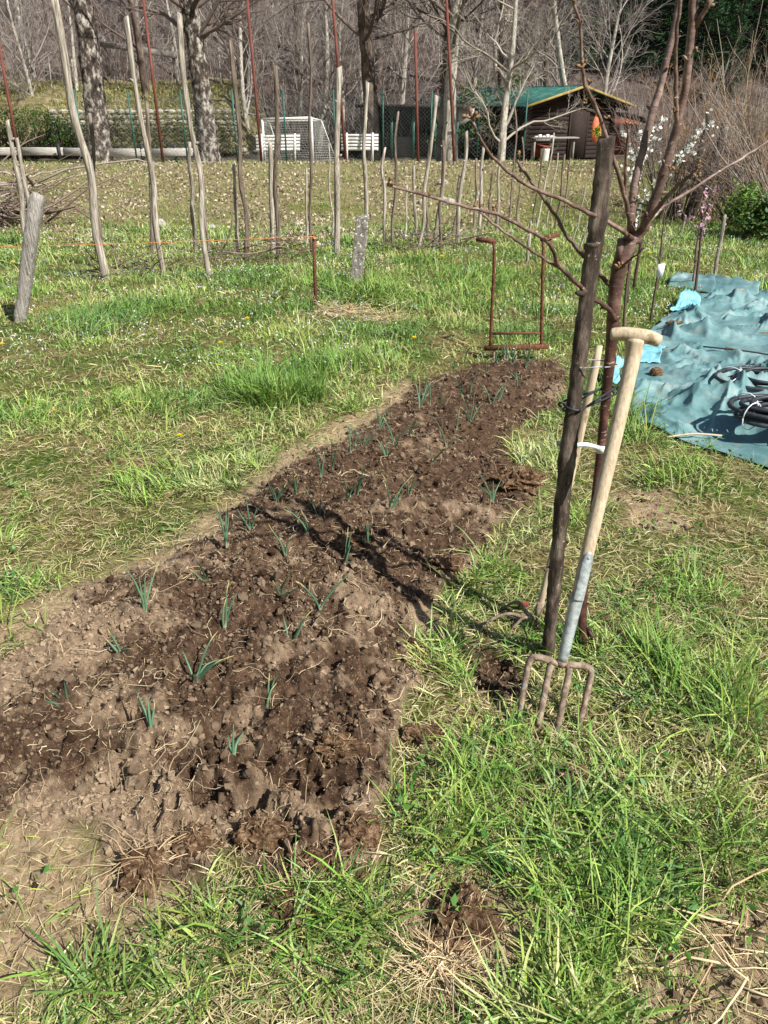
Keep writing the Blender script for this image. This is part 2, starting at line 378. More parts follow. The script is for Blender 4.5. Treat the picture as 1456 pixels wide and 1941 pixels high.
def cherry_mat():
    m, nt, b = newmat('cherry_bark'); L = nt.links
    tc = N(nt, 'ShaderNodeTexCoord')
    n1 = N(nt, 'ShaderNodeTexNoise', Scale=16.0, Detail=7.0, Roughness=.65); L.new(tc.outputs['Object'], n1.inputs['Vector'])
    c1 = ramp(nt, n1.outputs['Fac'], [(.32, lin('2f1815')), (.5, lin('4c302a')), (.64, lin('6e4c44')), (.78, lin('94796f'))]).outputs[0]
    c2 = ramp(nt, n1.outputs['Fac'], [(.32, lin('4a3a34')), (.5, lin('6e584f')), (.62, lin('8f7a70')), (.75, lin('b0a096'))]).outputs[0]
    sp = N(nt, 'ShaderNodeSeparateXYZ'); L.new(tc.outputs['Object'], sp.inputs[0])
    zm = N(nt, 'ShaderNodeMath', operation='MULTIPLY'); zm.inputs[1].default_value = .6; L.new(sp.outputs['Z'], zm.inputs[0])
    hz = ramp(nt, zm.outputs[0], [(.60, (0, 0, 0)), (.86, (1, 1, 1))]).outputs[0]
    c = mixc(nt, hz, c1, c2)
    mp = N(nt, 'ShaderNodeMapping'); mp.inputs['Scale'].default_value = (40, 40, 130); L.new(tc.outputs['Object'], mp.inputs[0])
    n2 = N(nt, 'ShaderNodeTexNoise', Scale=1.0, Detail=2.0); L.new(mp.outputs[0], n2.inputs['Vector'])
    r = ramp(nt, n2.outputs['Fac'], [(.66, (0, 0, 0)), (.72, (.75, .75, .75))])
    c = mixc(nt, r.outputs[0], c, lin('b8a296'))
    L.new(c, b.inputs['Base Color']); b.inputs['Roughness'].default_value = .5; b.inputs['Specular IOR Level'].default_value = .4
    bp = N(nt, 'ShaderNodeBump', Strength=.4, Distance=.004); L.new(n2.outputs['Fac'], bp.inputs['Height']); L.new(bp.outputs[0], b.inputs['Normal'])
    return m
M['cherry'] = cherry_mat()

def tarp_mat():
    m, nt, b = newmat('teal_ground_cover'); L = nt.links
    tc = N(nt, 'ShaderNodeTexCoord')
    n1 = N(nt, 'ShaderNodeTexNoise', Scale=2.2, Detail=8.0, Roughness=.65); L.new(tc.outputs['Object'], n1.inputs['Vector'])
    c = ramp(nt, n1.outputs['Fac'], [(.3, lin('46696a')), (.48, lin('628586')), (.58, lin('7f9d9c')), (.70, lin('abbdba'))]).outputs[0]
    n2 = N(nt, 'ShaderNodeTexNoise', Scale=5.0, Detail=9.0, Roughness=.7); L.new(tc.outputs['Object'], n2.inputs['Vector'])
    r = ramp(nt, n2.outputs['Fac'], [(.54, (0, 0, 0)), (.70, (.8, .8, .8))])
    c = mixc(nt, r.outputs[0], c, lin('857d6e'))
    L.new(c, b.inputs['Base Color']); b.inputs['Roughness'].default_value = .55; b.inputs['Specular IOR Level'].default_value = .35
    mp = N(nt, 'ShaderNodeMapping'); mp.inputs['Scale'].default_value = (160, 160, 160); L.new(tc.outputs['Object'], mp.inputs[0])
    n3 = N(nt, 'ShaderNodeTexNoise', Scale=1.0, Detail=3.0); L.new(mp.outputs[0], n3.inputs['Vector'])
    n4 = N(nt, 'ShaderNodeTexNoise', Scale=26.0, Detail=5.0); L.new(tc.outputs['Object'], n4.inputs['Vector'])
    ad = N(nt, 'ShaderNodeMath', operation='ADD'); L.new(n4.outputs['Fac'], ad.inputs[0]); mm = N(nt, 'ShaderNodeMath', operation='MULTIPLY'); mm.inputs[1].default_value = .15
    L.new(n3.outputs['Fac'], mm.inputs[0]); L.new(mm.outputs[0], ad.inputs[1])
    bp = N(nt, 'ShaderNodeBump', Strength=.3, Distance=.010); L.new(ad.outputs[0], bp.inputs['Height']); L.new(bp.outputs[0], b.inputs['Normal'])
    return m
M['tarp'] = tarp_mat()

def ground_mat():
    m, nt, b = newmat('ground_soil_and_turf'); L = nt.links
    ge = N(nt, 'ShaderNodeNewGeometry'); P = ge.outputs['Position']
    def nz(s, d=8.0, r=.62):
        n = N(nt, 'ShaderNodeTexNoise', Scale=s, Detail=d, Roughness=r); L.new(P, n.inputs['Vector']); return n.outputs['Fac']
    def att(k):
        a = N(nt, 'ShaderNodeAttribute'); a.attribute_name = k; return a.outputs['Fac']
    # moist and dry tilled soil
    moist = ramp(nt, nz(38), [(.3, lin('3a2a1f')), (.5, lin('584435')), (.7, lin('78604b'))]).outputs[0]
    dry = ramp(nt, nz(60), [(.3, lin('86705a')), (.5, lin('ad957a')), (.7, lin('c2aa8d'))]).outputs[0]
    vo = N(nt, 'ShaderNodeTexNoise', Scale=190.0, Detail=3.0); L.new(P, vo.inputs['Vector'])
    fl = ramp(nt, vo.outputs['Fac'], [(.60, (0, 0, 0)), (.68, (1, 1, 1))]).outputs[0]
    moist = mixc(nt, fl, moist, lin('917a62'))
    soil = mixc(nt, att('dry'), moist, dry)
    turf = ramp(nt, nz(24), [(.3, lin('3f3820')), (.45, lin('6a5f3a')), (.58, lin('8f8058')), (.72, lin('b5a47c'))]).outputs[0]
    turfg = ramp(nt, nz(30), [(.35, lin('33421c')), (.55, lin('566a2c')), (.7, lin('808446'))]).outputs[0]
    pg = ramp(nt, nz(2.2, 5.0), [(.42, (0, 0, 0)), (.6, (1, 1, 1))]).outputs[0]
    turf = mixc(nt, pg, turf, turfg)
    bare = ramp(nt, nz(45), [(.3, lin('8c7558')), (.5, lin('b29a79')), (.7, lin('cdb797'))]).outputs[0]
    leaf = ramp(nt, nz(9, 10.0, .75), [(.3, lin('574b3a')), (.45, lin('837659')), (.55, lin('7c7850')), (.68, lin('a19474'))]).outputs[0]
    hill = ramp(nt, nz(.9, 12.0, .75), [(.3, lin('27211e')), (.45, lin('443b37')), (.55, lin('5a4f4a')), (.7, lin('74685f'))]).outputs[0]
    c = mixc(nt, att('bare'), turf, bare)
    c = mixc(nt, att('leafy'), c, leaf); c = mixc(nt, att('hilly'), c, hill); c = mixc(nt, att('bed'), c, soil)
    L.new(c, b.inputs['Base Color']); b.inputs['Roughness'].default_value = .95; b.inputs['Specular IOR Level'].default_value = .08
    bp = N(nt, 'ShaderNodeBump', Strength=1.0, Distance=.016); L.new(nz(85, 8.0, .75), bp.inputs['Height'])
    bp2 = N(nt, 'ShaderNodeBump', Strength=.7, Distance=.004); L.new(nz(320, 3.0, .7), bp2.inputs['Height']); L.new(bp.outputs[0], bp2.inputs['Normal'])
    L.new(bp2.outputs[0], b.inputs['Normal'])
    return m
M['ground'] = ground_mat()

# ------------------------------------------------------------------ ground sheet (reaches up the wooded hillside)
def dryness(xf, yf, sd, hd):
    dn = fbm(xf * 2.4, yf * 2.4, 31, 3) * .9 + fbm(xf * 9, yf * 9, 33, 3) * .55 + 1.1 * np.exp(-(((xf + .80) / .42) ** 2 + ((yf - 1.40) / .22) ** 2)) + .9 * np.exp(-(((xf + 1.1) / .34) ** 2 + ((yf - 2.1) / .28) ** 2)) + .5 * np.exp(-(((xf + .2) / .3) ** 2 + ((yf - 1.25) / .12) ** 2)) \
        + .5 * np.exp(-(((xf - .02) / .16) ** 2 + ((yf - 1.86) / .22) ** 2)) + .45 * (1 - sstep(0, .12, -sd)) * (yf > 1.3) - .35 * sstep(2.7, 3.6, yf) + .06
    return sstep(.15, 1.0, dn + .55 * fbm(xf * 24, yf * 24, 35, 3)) * (hd > .03) * .78
def make_ground():
    ang = np.concatenate([np.linspace(-180, -50, 24, endpoint=False), np.linspace(-50, -34, 40, endpoint=False),
                          np.linspace(-34, 34, 280, endpoint=False), np.linspace(34, 50, 40, endpoint=False), np.linspace(50, 180, 24, endpoint=False)])
    a = np.radians(ang)
    r = np.concatenate([[.02], np.linspace(.15, .7, 8), np.exp(np.arange(math.log(.74), math.log(4.4), .0052)),
                        np.exp(np.arange(math.log(4.4), math.log(12), .009)), np.exp(np.arange(math.log(12), math.log(260), .022))])
    A, R = np.meshgrid(a, r); x = R * np.sin(A); y = R * np.cos(A); xf, yf = x.ravel(), y.ravel()
    F = fields(xf, yf); z = ground_h(xf, yf, F)
    bed, sd, hd, bare, leaf, hill, tp = F
    dry = dryness(xf, yf, sd, hd)
    nr, na = A.shape; idx = np.arange(nr * na).reshape(nr, na)
    i0 = idx[:-1]; i1 = idx[1:]
    q = np.stack([i0, np.roll(i0, -1, 1), np.roll(i1, -1, 1), i1], -1).reshape(-1, 4)[:, ::-1]
    mb = MB(); mb.add(np.stack([xf, yf, z], 1), q)
    g = build('ground', mb, M['ground'], attrs={'bed': bed, 'dry': dry, 'bare': np.clip(bare, 0, 1), 'leafy': leaf * (1 - hill), 'hilly': hill})
    tag(g, 'sloping garden ground with tilled soil and turf', 'ground', kind='structure')
make_ground()

# ------------------------------------------------------------------ soil crumbs, roots and straw on the bed
def sample_view(n, y0, y1, half=.62, p=1.0, r=rng):
    """points over the ground, thinning with distance"""
    u = r.random(n)
    y = (y0 ** p + u * (y1 ** p - y0 ** p)) ** (1 / p) if p != 0 else y0 * (y1 / y0) ** u
    x = (r.random(n) * 2 - 1) * (half * y + .35)
    return x, y
def crumbs():
    r = np.random.default_rng(3)
    x, y = sample_view(115000, .8, 6.4, .6, .45, r)
    F = fields(x, y); bed, sd, hd, bare = F[0], F[1], F[2], F[3]
    dens = np.where(bed > .5, .85, 0) * (.35 + .65 * (fbm(x * 4, y * 4, 41, 2) > -.1)) + (bare > .5) * .15
    k = r.random(len(x)) < dens; x, y = x[k], y[k]; F = [f[k] for f in F]
    n = len(x); z = ground_h(x, y, F)
    s = np.exp(r.normal(math.log(.0024), .6, n)) * (1 + .2 * y); s = np.clip(s, .0012, .0075 + .0012 * y)
    R = s[:, None] * r.uniform(.7, 1.3, (n, 3)); R[:, 2] *= .75
    V, FF = ellipsoids(np.stack([x, y, z + s * .25], 1), R, rand_axes(n, r), 2, 4, .16, r)
    c0 = np.array(lin('3f2f24')); c1 = np.array(lin('b09a7f')); t = np.clip(r.normal(.22, .16, n) + .52 * dryness(x, y, F[1], F[2]), 0, 1)[:, None]
    C = np.repeat(c0 * (1 - t) + c1 * t, len(V) // n, 0)
    mb = MB(); mb.add(V, FF, C)
    q = r.choice(n, 1900, replace=False); s2 = np.clip(np.exp(r.normal(math.log(.0062), .42, 1900)) * (1 + .12 * y[q]), .003, .017)
    V2, F2 = ellipsoids(np.stack([x[q], y[q], z[q] + s2 * .2], 1), s2[:, None] * r.uniform(.7, 1.35, (1900, 3)) * [1, 1, .75], rand_axes(1900, r), 5, 8, .17, r)
    mb.add(V2, F2, np.repeat((c0 * (1 - t) + c1 * t)[q] * .82, len(V2) // 1900, 0))
    tag(build('soil_crumbs', mb, M['crumb'], color=True, smooth=False), 'loose crumbs of soil scattered over the tilled bed', 'soil crumbs', kind='stuff')
crumbs()

def roots():
    r = np.random.default_rng(5)
    x, y = sample_view(16000, .8, 6.3, .6, .4, r)
    F = fields(x, y); bed, sd, bare = F[0], F[1], F[3]
    dens = np.where(bed > .5, .30 + .5 * (fbm(x * 3, y * 3, 51, 2) > .12) + .3 * (sd > -.12), 0) + (bare > .4) * .5
    k = r.random(len(x)) < dens; x, y = x[k], y[k]; n = len(x); F = [f[k] for f in F]; z = ground_h(x, y, F)
    L = np.exp(r.normal(math.log(.030), .6, n)); L = np.clip(L, .008, .14) * (1 + .08 * y)
    az = r.random(n) * 6.28; P = np.zeros((n, 5, 3)); P[:, 0] = np.stack([x, y, z + .002], 1)
    el = r.normal(.15, .3, n)
    for i in range(1, 5):
        P[:, i, 0] = P[:, i - 1, 0] + np.cos(az) * np.cos(el) * L / 4; P[:, i, 1] = P[:, i - 1, 1] + np.sin(az) * np.cos(el) * L / 4
        P[:, i, 2] = P[:, i - 1, 2] + np.sin(el) * L / 4; az += r.normal(0, .45, n); el = el * .7 + r.normal(-.08, .25, n)
    zz = ground_h(P[:, :, 0].ravel(), P[:, :, 1].ravel()).reshape(n, 5); P[:, :, 2] = np.maximum(P[:, :, 2], zz + .002)
    rad = np.exp(r.normal(math.log(.00075), .4, n))[:, None] * (1 + .18 * y[:, None]) * np.linspace(1, .5, 5)
    V, FF = tubes(P, rad, 3, False)
    c0 = np.array(lin('8a6f52')); c1 = np.array(lin('d8c6a0')); t = r.random((n, 1))
    mb = MB(); mb.add(V, FF, np.repeat(c0 * (1 - t) + c1 * t, 15, 0))
    tag(build('root_litter', mb, M['straw'], color=True), 'pale roots and straw bits lying on the dug soil', 'root litter', kind='stuff')
roots()

# ------------------------------------------------------------------ grass
PAL = {k: np.array(lin(v)) for k, v in dict(fresh='789d40', deep='42722a', yel='9aa951', straw='c9b98c', olive='7c8a42', blue='557f45', pale='bdc288', tan='a8946e').items()}
def blades(x, y, z, az, th0, th1, L, W, C, r, K=4):
    n = len(x); P = np.zeros((n, K, 3)); P[:, 0] = np.stack([x, y, z], 1); A = az.copy()
    for i in range(1, K):
        t = (i - .5) / (K - 1); th = th0 + (th1 - th0) * t
        P[:, i, 0] = P[:, i - 1, 0] + np.cos(A) * np.sin(th) * L / (K - 1)
        P[:, i, 1] = P[:, i - 1, 1] + np.sin(A) * np.sin(th) * L / (K - 1)
        P[:, i, 2] = P[:, i - 1, 2] + np.cos(th) * L / (K - 1); A = A + r.normal(0, .12, n)
    P[:, 1:, 2] = np.maximum(P[:, 1:, 2], z[:, None] + .004)
    tw = r.normal(0, .5, n); sx = -np.sin(az) * np.cos(tw); sy = np.cos(az) * np.cos(tw); sz = np.sin(tw)
    S = np.stack([sx, sy, sz], 1)
    prof = np.array([.75, 1, .8, 0])[:K] if K == 4 else np.array([.8, 1, 0])
    Lf = P[:, :K - 1] - S[:, None] * (W[:, None] * prof[:K - 1])[:, :, None] / 2
    Rt = P[:, :K - 1] + S[:, None] * (W[:, None] * prof[:K - 1])[:, :, None] / 2
    V = np.concatenate([Lf, Rt, P[:, K - 1:]], 1)           # n, 2(K-1)+1
    m = 2 * (K - 1) + 1; k1 = K - 1; off = (np.arange(n) * m)[:, None, None]
    q = np.array([[i, k1 + i, k1 + i + 1, i + 1] for i in range(k1 - 1)]); t = np.array([[k1 - 1, 2 * k1 - 1, m - 1]])
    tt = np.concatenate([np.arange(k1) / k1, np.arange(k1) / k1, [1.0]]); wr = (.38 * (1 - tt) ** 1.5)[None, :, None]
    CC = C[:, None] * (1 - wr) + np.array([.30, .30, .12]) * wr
    return V.reshape(-1, 3), [(q[None] + off).reshape(-1, 4), (t[None] + off).reshape(-1, 3)], CC.reshape(-1, 3)
def tufts(mb, cx, cy, nb, L, W, r, spread, hue, lean=(.35, 1.25), straw=.15, dirs=None, mask=True, K=4):
    """arrays of tufts: nb blades each, lengths L, widths W, hue index array into palette mixes"""
    i = np.repeat(np.arange(len(cx)), nb); n = len(i)
    sp = spread[i]; x = cx[i] + r.normal(0, 1, n) * sp; y = cy[i] + r.normal(0, 1, n) * sp
    F = fields(x, y)
    if mask:
        k = (F[0] < .35) & (F[6] > .015) & ((F[3] < .55) | (r.random(n) < .12)); x, y, i = x[k], y[k], i[k]; F = [f[k] for f in F]; n = len(x)
    z = ground_h(x, y, F) - .004
    d0 = (dirs if dirs is not None else r.random(len(cx)) * 6.283)[i]
    out = np.arctan2(y - cy[i], x - cx[i]); az = np.where(r.random(n) < .5, d0 + r.normal(0, .7, n), out + r.normal(0, .5, n))
    th0 = np.abs(r.normal(lean[0], .25, n)); th1 = th0 + np.abs(r.normal(lean[1] - lean[0], .4, n)); th1 = np.minimum(th1, 1.9)
    Ln = L[i] * np.exp(r.normal(0, .33, n)); Wd = W[i] * r.uniform(.6, 1.3, n)
    C = hue[i] * np.exp(r.normal(0, .22, (n, 1))) * np.exp(r.normal(0, .06, (n, 3)))
    st = r.random(n) < straw
    C[st] = (PAL['straw'] * np.exp(r.normal(-.1, .25, (n, 1))))[st]; th0 = np.where(st, th0 + .5, th0); th1 = np.where(st, 1.55 + r.normal(0, .12, n), th1); Wd = np.where(st, Wd * .6, Wd); Ln = np.where(st, Ln * .7, Ln)
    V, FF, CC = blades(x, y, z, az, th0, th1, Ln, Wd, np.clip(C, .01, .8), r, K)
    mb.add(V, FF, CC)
def hues(n, r, w):
    keys = list(w); p = np.array([w[k] for k in keys], float); p /= p.sum()
    c = np.stack([PAL[k] for k in keys]); a = r.choice(len(keys), n, p=p); b = r.choice(len(keys), n, p=p); t = r.random((n, 1)) * .5
    return c[a] * (1 - t) + c[b] * t
def greenness(x, y):
    g = .8 * fbm(x * 1.3, y * 1.3, 61, 3) + .75 * fbm(x * 4.2, y * 4.2, 63, 2)
    return g
STRAWY = [(120, 720, .75), (300, 650, .4), (60, 860, .6), (30, 640, .5), (650, 590, .35), (720, 600, .3), (1230, 900, .5), (1300, 970, .45), (1180, 1010, .35), (330, 1010, .4), (620, 610, .3), (990, 560, .5)]
SWP = [(GB(a, b)[:2], s) for a, b, s in STRAWY]
def strawiness(x, y):
    s = np.zeros(np.shape(x))
    for (px, py), rad in SWP: s = np.maximum(s, np.exp(-(((x - px) ** 2 + (y - py) ** 2) / rad ** 2)))
    return s
def grass_near():
    r = np.random.default_rng(11); mb = MB()
    x, y = sample_view(7000, .72, 4.3, .60, .35, r); F = fields(x, y)
    g = greenness(x, y) - .9 * strawiness(x, y)
    dens = .18 + .74 * sstep(-.30, .40, g); dens *= np.where(F[3] > .5, .10, 1)
    k = (r.random(len(x)) < dens) & (F[0] < .3) & (F[6] > .02); x, y, g = x[k], y[k], g[k]; n = len(x)
    lush = sstep(.0, .6, g)
    L = (.036 + .036 * lush) * np.exp(r.normal(0, .3, n)); W = .0034 + .0018 * lush
    nb = (8 + 9 * lush + r.integers(0, 6, n)).astype(int)
    pt = sstep(-.35, .35, fbm(x * 1.9, y * 1.9, 65, 3))[:, None]; h = hues(n, r, dict(fresh=4, deep=5, blue=1)) * pt + hues(n, r, dict(yel=3, pale=1.5, fresh=4, straw=2)) * (1 - pt)
    tufts(mb, x, y, nb, L, W, r, .022 + .02 * r.random(n), h, (.85, 1.5), .22)
    # short lying straw and thatch
    x, y = sample_view(80000, .72, 5.0, .60, .4, r); F = fields(x, y)
    k = (F[0] < .25 + .5 * (r.random(len(x)) < .05)) & (F[6] > .02) & (r.random(len(x)) < np.where(F[3] > .5, .25, .85)); x, y = x[k], y[k]; F = [f[k] for f in F]; n = len(x)
    z = ground_h(x, y, F) + r.random(n) * .008
    C = np.where((r.random(n) < .62)[:, None], PAL['straw'], np.where((r.random(n) < .5)[:, None], PAL['tan'], PAL['yel'])) * np.exp(r.normal(-.1, .25, (n, 1)))
    V, FF, CC = blades(x, y, z, r.random(n) * 6.283, r.normal(1.35, .15, n), r.normal(1.55, .12, n), .035 * np.exp(r.normal(0, .45, n)) * (1 + .1 * y), .0019 * (1 + .15 * y) * r.uniform(.6, 1.3, n), np.clip(C, .02, .8), r)
    mb.add(V, FF, CC)
    tag(build('near_grass', mb, M['blade'], color=True), 'green and dry grass around the near end of the bed', 'grass', kind='stuff')
grass_near()
LUSH = [(1320, 1330, .16, 560, .15, 'fresh'), (1250, 1270, .10, 260, .14, 'deep'), (1190, 1800, .12, 420, .12, 'fresh'), (1390, 1600, .13, 340, .12, 'fresh'), (1110, 1900, .11, 280, .10, 'deep'),
        (640, 1760, .13, 420, .10, 'deep'), (360, 1800, .13, 300, .09, 'fresh'), (150, 1860, .12, 260, .09, 'olive'), (860, 1550, .14, 420, .10, 'fresh'), (950, 1460, .12, 320, .09, 'deep'),
        (1020, 1640, .12, 360, .10, 'fresh'), (-30, 1640, .06, 110, .09, 'fresh'), (560, 1700, .09, 220, .08, 'deep'), (880, 1290, .06, 120, .10, 'fresh'), (850, 1240, .05, 90, .10, 'deep'), (1290, 910, .22, 420, .11, 'fresh'), (1010, 880, .22, 380, .09, 'pale'),
        (920, 1090, .14, 360, .08, 'fresh'), (980, 1010, .16, 360, .08, 'pale'), (300, 920, .22, 420, .10, 'fresh'), (420, 910, .22, 420, .09, 'pale'), (90, 1160, .20, 420, .09, 'fresh'), (20, 1200, .12, 260, .10, 'deep'), (680, 690, .3, 380, .12, 'fresh'),
        (260, 780, .3, 420, .14, 'deep'), (90, 800, .3, 360, .14, 'deep'), (170, 620, .5, 700, .2, 'blue'), (690, 560, .4, 600, .22, 'deep'), (620, 540, .4, 500, .2, 'deep'), (730, 560, .25, 300, .2, 'fresh'), (870, 530, .9, 1600, .18, 'deep'),
        (830, 580, .6, 900, .18, 'fresh'), (960, 560, .6, 700, .18, 'fresh'), (450, 690, .35, 400, .1, 'yel'), (40, 560, .4, 600, .12, 'deep'), (1210, 790, .14, 300, .16, 'fresh'), (1190, 830, .10, 160, .12, 'deep'), (1230, 560, .5, 700, .14, 'fresh'),
        (700, 770, .16, 300, .10, 'pale'), (640, 780, .16, 260, .10, 'fresh'), (1080, 990, .12, 260, .09, 'yel'), (1300, 1120, .16, 300, .08, 'fresh'), (1180, 1230, .12, 220, .10, 'fresh'), (1400, 1430, .12, 220, .1, 'fresh')]
def lush():
    r = np.random.default_rng(13); mb = MB()
    for a, b, rad, nb, L, hk in LUSH:
        p = GB(a, b); k = max(6, nb // 14); an = r.random(k) * 6.283; rr = np.sqrt(r.random(k)) * rad
        cx = p[0] + np.cos(an) * rr; cy = p[1] + np.sin(an) * rr; h = hues(k, r, {hk: 5, 'fresh': 1.5, 'yel': .7, 'deep': 1})
        tufts(mb, cx, cy, np.full(k, 14), np.full(k, L * (.95 if p[1] < 3 else 1.0)), np.full(k, .0038 + .0005 * p[1]), r, np.full(k, .016 + .006 * p[1]), h, (.5, 1.3), .14, dirs=r.normal(r.random() * 6.28, .7, k))
    tag(build('lush_grass', mb, M['blade'], color=True), 'taller lush green grass growing in clumps over the plot', 'grass', kind='stuff')
lush()
def grass_mid():
    r = np.random.default_rng(17); mb = MB()
    x, y = sample_view(17000, 4.0, 18.5, .62, .55, r); F = fields(x, y)
    g = greenness(x * .7, y * .7) - 1.0 * strawiness(x, y)
    dens = .45 + .55 * sstep(-.5, .1, g); dens *= np.where(F[3] > .5, .12, 1) * (1 - .75 * F[4])
    k = (r.random(len(x)) < dens) & (F[0] < .3) & (F[6] > .03); x, y, g = x[k], y[k], g[k]; n = len(x)
    lu = sstep(-.1, .6, g); far = sstep(5, 14, y)
    L = (.042 + .058 * lu + .012 * far) * np.exp(r.normal(0, .3, n)); W = .0028 + .00070 * y
    nb = (9 + 9 * lu + r.integers(0, 5, n)).astype(int)
    pt = sstep(-.3, .3, fbm(x * .9, y * .9, 66, 3))[:, None]; h = hues(n, r, dict(fresh=4, deep=5, blue=1)) * pt + hues(n, r, dict(yel=4, pale=2, fresh=4, straw=1)) * (1 - pt)
    tufts(mb, x, y, nb, L, W, r, .03 + .006 * y * (1 + r.random(n)), h, (.40, 1.25), .14, K=3)
    x, y = sample_view(26000, 4.2, 18, .62, .6, r); F = fields(x, y); sw = strawiness(x, y)
    k = (F[0] < .25) & (F[6] > .02) & (r.random(len(x)) < .20 + .7 * sw + .3 * (greenness(x * .7, y * .7) < -.15)); x, y = x[k], y[k]; F = [f[k] for f in F]; n = len(x)
    z = ground_h(x, y, F) + r.random(n) * .02
    C = np.where((r.random(n) < .7)[:, None], PAL['straw'], PAL['tan']) * np.exp(r.normal(-.12, .25, (n, 1)))
    V, FF, CC = blades(x, y, z, r.random(n) * 6.283, r.normal(1.2, .2, n), r.normal(1.5, .15, n), .07 * np.exp(r.normal(0, .45, n)), .0012 * y * r.uniform(.6, 1.3, n), np.clip(C, .02, .8), r, 3)
    mb.add(V, FF, CC)
    tag(build('meadow_grass', mb, M['blade'], color=True), 'rough green meadow grass between the bed and the vine poles', 'grass', kind='stuff')
    # the leafy bank and the plateau
    mb = MB()
    x, y = sample_view(19000, 14.5, 34, .64, 1, r); F = fields(x, y)
    k = r.random(len(x)) < .9 - .62 * F[4] * (fbm(x * .5, y * .25, 71, 3) < .02); x, y = x[k], y[k]; n = len(x)
    h = hues(n, r, dict(olive=2, fresh=4, straw=1.5, yel=2, deep=1)) * .9
    tufts(mb, x, y, np.full(n, 7), .085 * np.exp(r.normal(0, .35, n)), np.full(n, .015), r, np.full(n, .12), h, (.4, 1.2), .35, K=3)
    tag(build('bank_grass', mb, M['blade'], color=True), 'thin olive and dry grass on the bank below the benches', 'grass', kind='stuff')
grass_mid()
def leaf_cards(mb, C, S, col, r, asp=.55):
    n = len(C); ax = rand_axes(n, r); ax[:, 2] = ax[:, 2] * .6 + np.array([0, 0, 1.0]) * .4
    ax[:, 0] -= (ax[:, 0] * ax[:, 2]).sum(1, keepdims=True) * ax[:, 2]; ax[:, 0] /= np.linalg.norm(ax[:, 0], axis=1, keepdims=True)
    b = np.cross(ax[:, 2], ax[:, 0]); b /= np.linalg.norm(b, axis=1, keepdims=True); a = ax[:, 0]; w = np.cross(a, b)
    S = S[:, None]; f = (r.random((n, 1)) - .3) * .5
    V = np.stack([C - a * S, C + b * S * asp + w * S * f, C + a * S, C - b * S * asp + w * S * f], 1)
    o = (np.arange(n) * 4)[:, None]
    mb.add(V.reshape(-1, 3), [np.concatenate([o + np.array([0, 1, 2]), o + np.array([0, 2, 3])])], np.repeat(col, 4, 0))
def litter():
    r = np.random.default_rng(19); mb = MB()
    x, y = sample_view(45000, 14, 30, .62, 1, r); F = fields(x, y)
    k = r.random(len(x)) < F[4] * .95 * (.3 + .7 * (fbm(x * .5, y * .25, 71, 3) < .15)); x, y = x[k], y[k]; F = [f[k] for f in F]; n = len(x); z = ground_h(x, y, F)
    c = np.stack([np.array(lin(q)) for q in ('ac9f86', '93846c', 'c2b69e', '7b6d5a', 'a5967a')])[r.integers(0, 5, n)] * np.exp(r.normal(0, .15, (n, 1)))
    leaf_cards(mb, np.stack([x, y, z + .03 + r.random(n) * .05], 1), r.uniform(.025, .055, n), c, r)
    tag(build('leaf_litter', mb, M['leaf'], color=True, smooth=False), 'fallen tan leaves covering the bank below the trees', 'leaf litter', kind='stuff')
    # tiny white and pale blue speedwell flowers in the meadow
    mb = MB(); x, y = sample_view(9000, 5.5, 17.5, .6, .8, r); F = fields(x, y)
    k = (fbm(x * .8, y * .8, 75, 3) + .25 * (x < 0) > .1) & (F[0] < .2) & (F[6] > .05); x, y = x[k], y[k]; F = [f[k] for f in F]; n = len(x); z = ground_h(x, y, F)
    c = np.stack([np.array(lin(q)) for q in ('e8ecf2', 'b9c6e6', 'f4f4ee')])[r.integers(0, 3, n)]
    leaf_cards(mb, np.stack([x, y, z + .05 + r.random(n) * .05], 1), .005 + .0008 * y, c, r)
    tag(build('speedwell_flowers', mb, M['petal'], color=True, smooth=False), 'tiny white and pale blue flowers dotted through the meadow', 'flowers', kind='stuff')
    # broad-leaved weeds
    mb = MB(); x, y = sample_view(420, 1.0, 9, .6, .3, r); F = fields(x, y); k = (F[0] < .2) & (F[6] > .05) & (greenness(x, y) > -.1); x, y = x[k], y[k]; n = len(x)
    i = np.repeat(np.arange(n), 9); m = len(i); a = r.random(m) * 6.28; d = np.abs(r.normal(0, .05, m)); xx = x[i] + np.cos(a) * d; yy = y[i] + np.sin(a) * d
    c = hues(m, r, dict(deep=3, fresh=2, blue=2)); zz = ground_h(xx, yy)
    leaf_cards(mb, np.stack([xx, yy, zz + .02 + r.random(m) * .03], 1), r.uniform(.007, .016, m), c, r)
    tag(build('broadleaf_weeds', mb, M['blade'], color=True), 'low broad-leaved weeds among the grass', 'weeds', kind='stuff')
litter()

# ------------------------------------------------------------------ rough round timber
def log_mesh(path, rads, sides=10, r=None, rough=.07, seg=16, cut=0.0, flare=0):
    r = r or rng
    P = spline(path, seg); R = np.interp(np.linspace(0, 1, seg), np.linspace(0, 1, len(rads)), rads)
    R = R * (1 + r.normal(0, rough * .45, seg))
    V, F = tubes(P[None], R[None], sides)
    V = V.reshape(seg, sides, 3); ph = r.random(4) * 6.28; ang = np.arange(sides) * 2 * np.pi / sides
    k = 1 + rough * (np.sin(2 * ang + ph[0]) + .6 * np.sin(3 * ang + ph[1]))[None, :] + r.normal(0, rough * .45, (seg, sides))
    V = P[:, None] + (V - P[:, None]) * k[:, :, None]
    if cut: V[-1, :, 2] += cut * R[-1] * np.cos(ang + ph[2]) + r.normal(0, cut * R[-1] * .25, sides)
    return V.reshape(-1, 3), F
def axial(p): return p[1] * CP + (CAMZ - p[2]) * SP
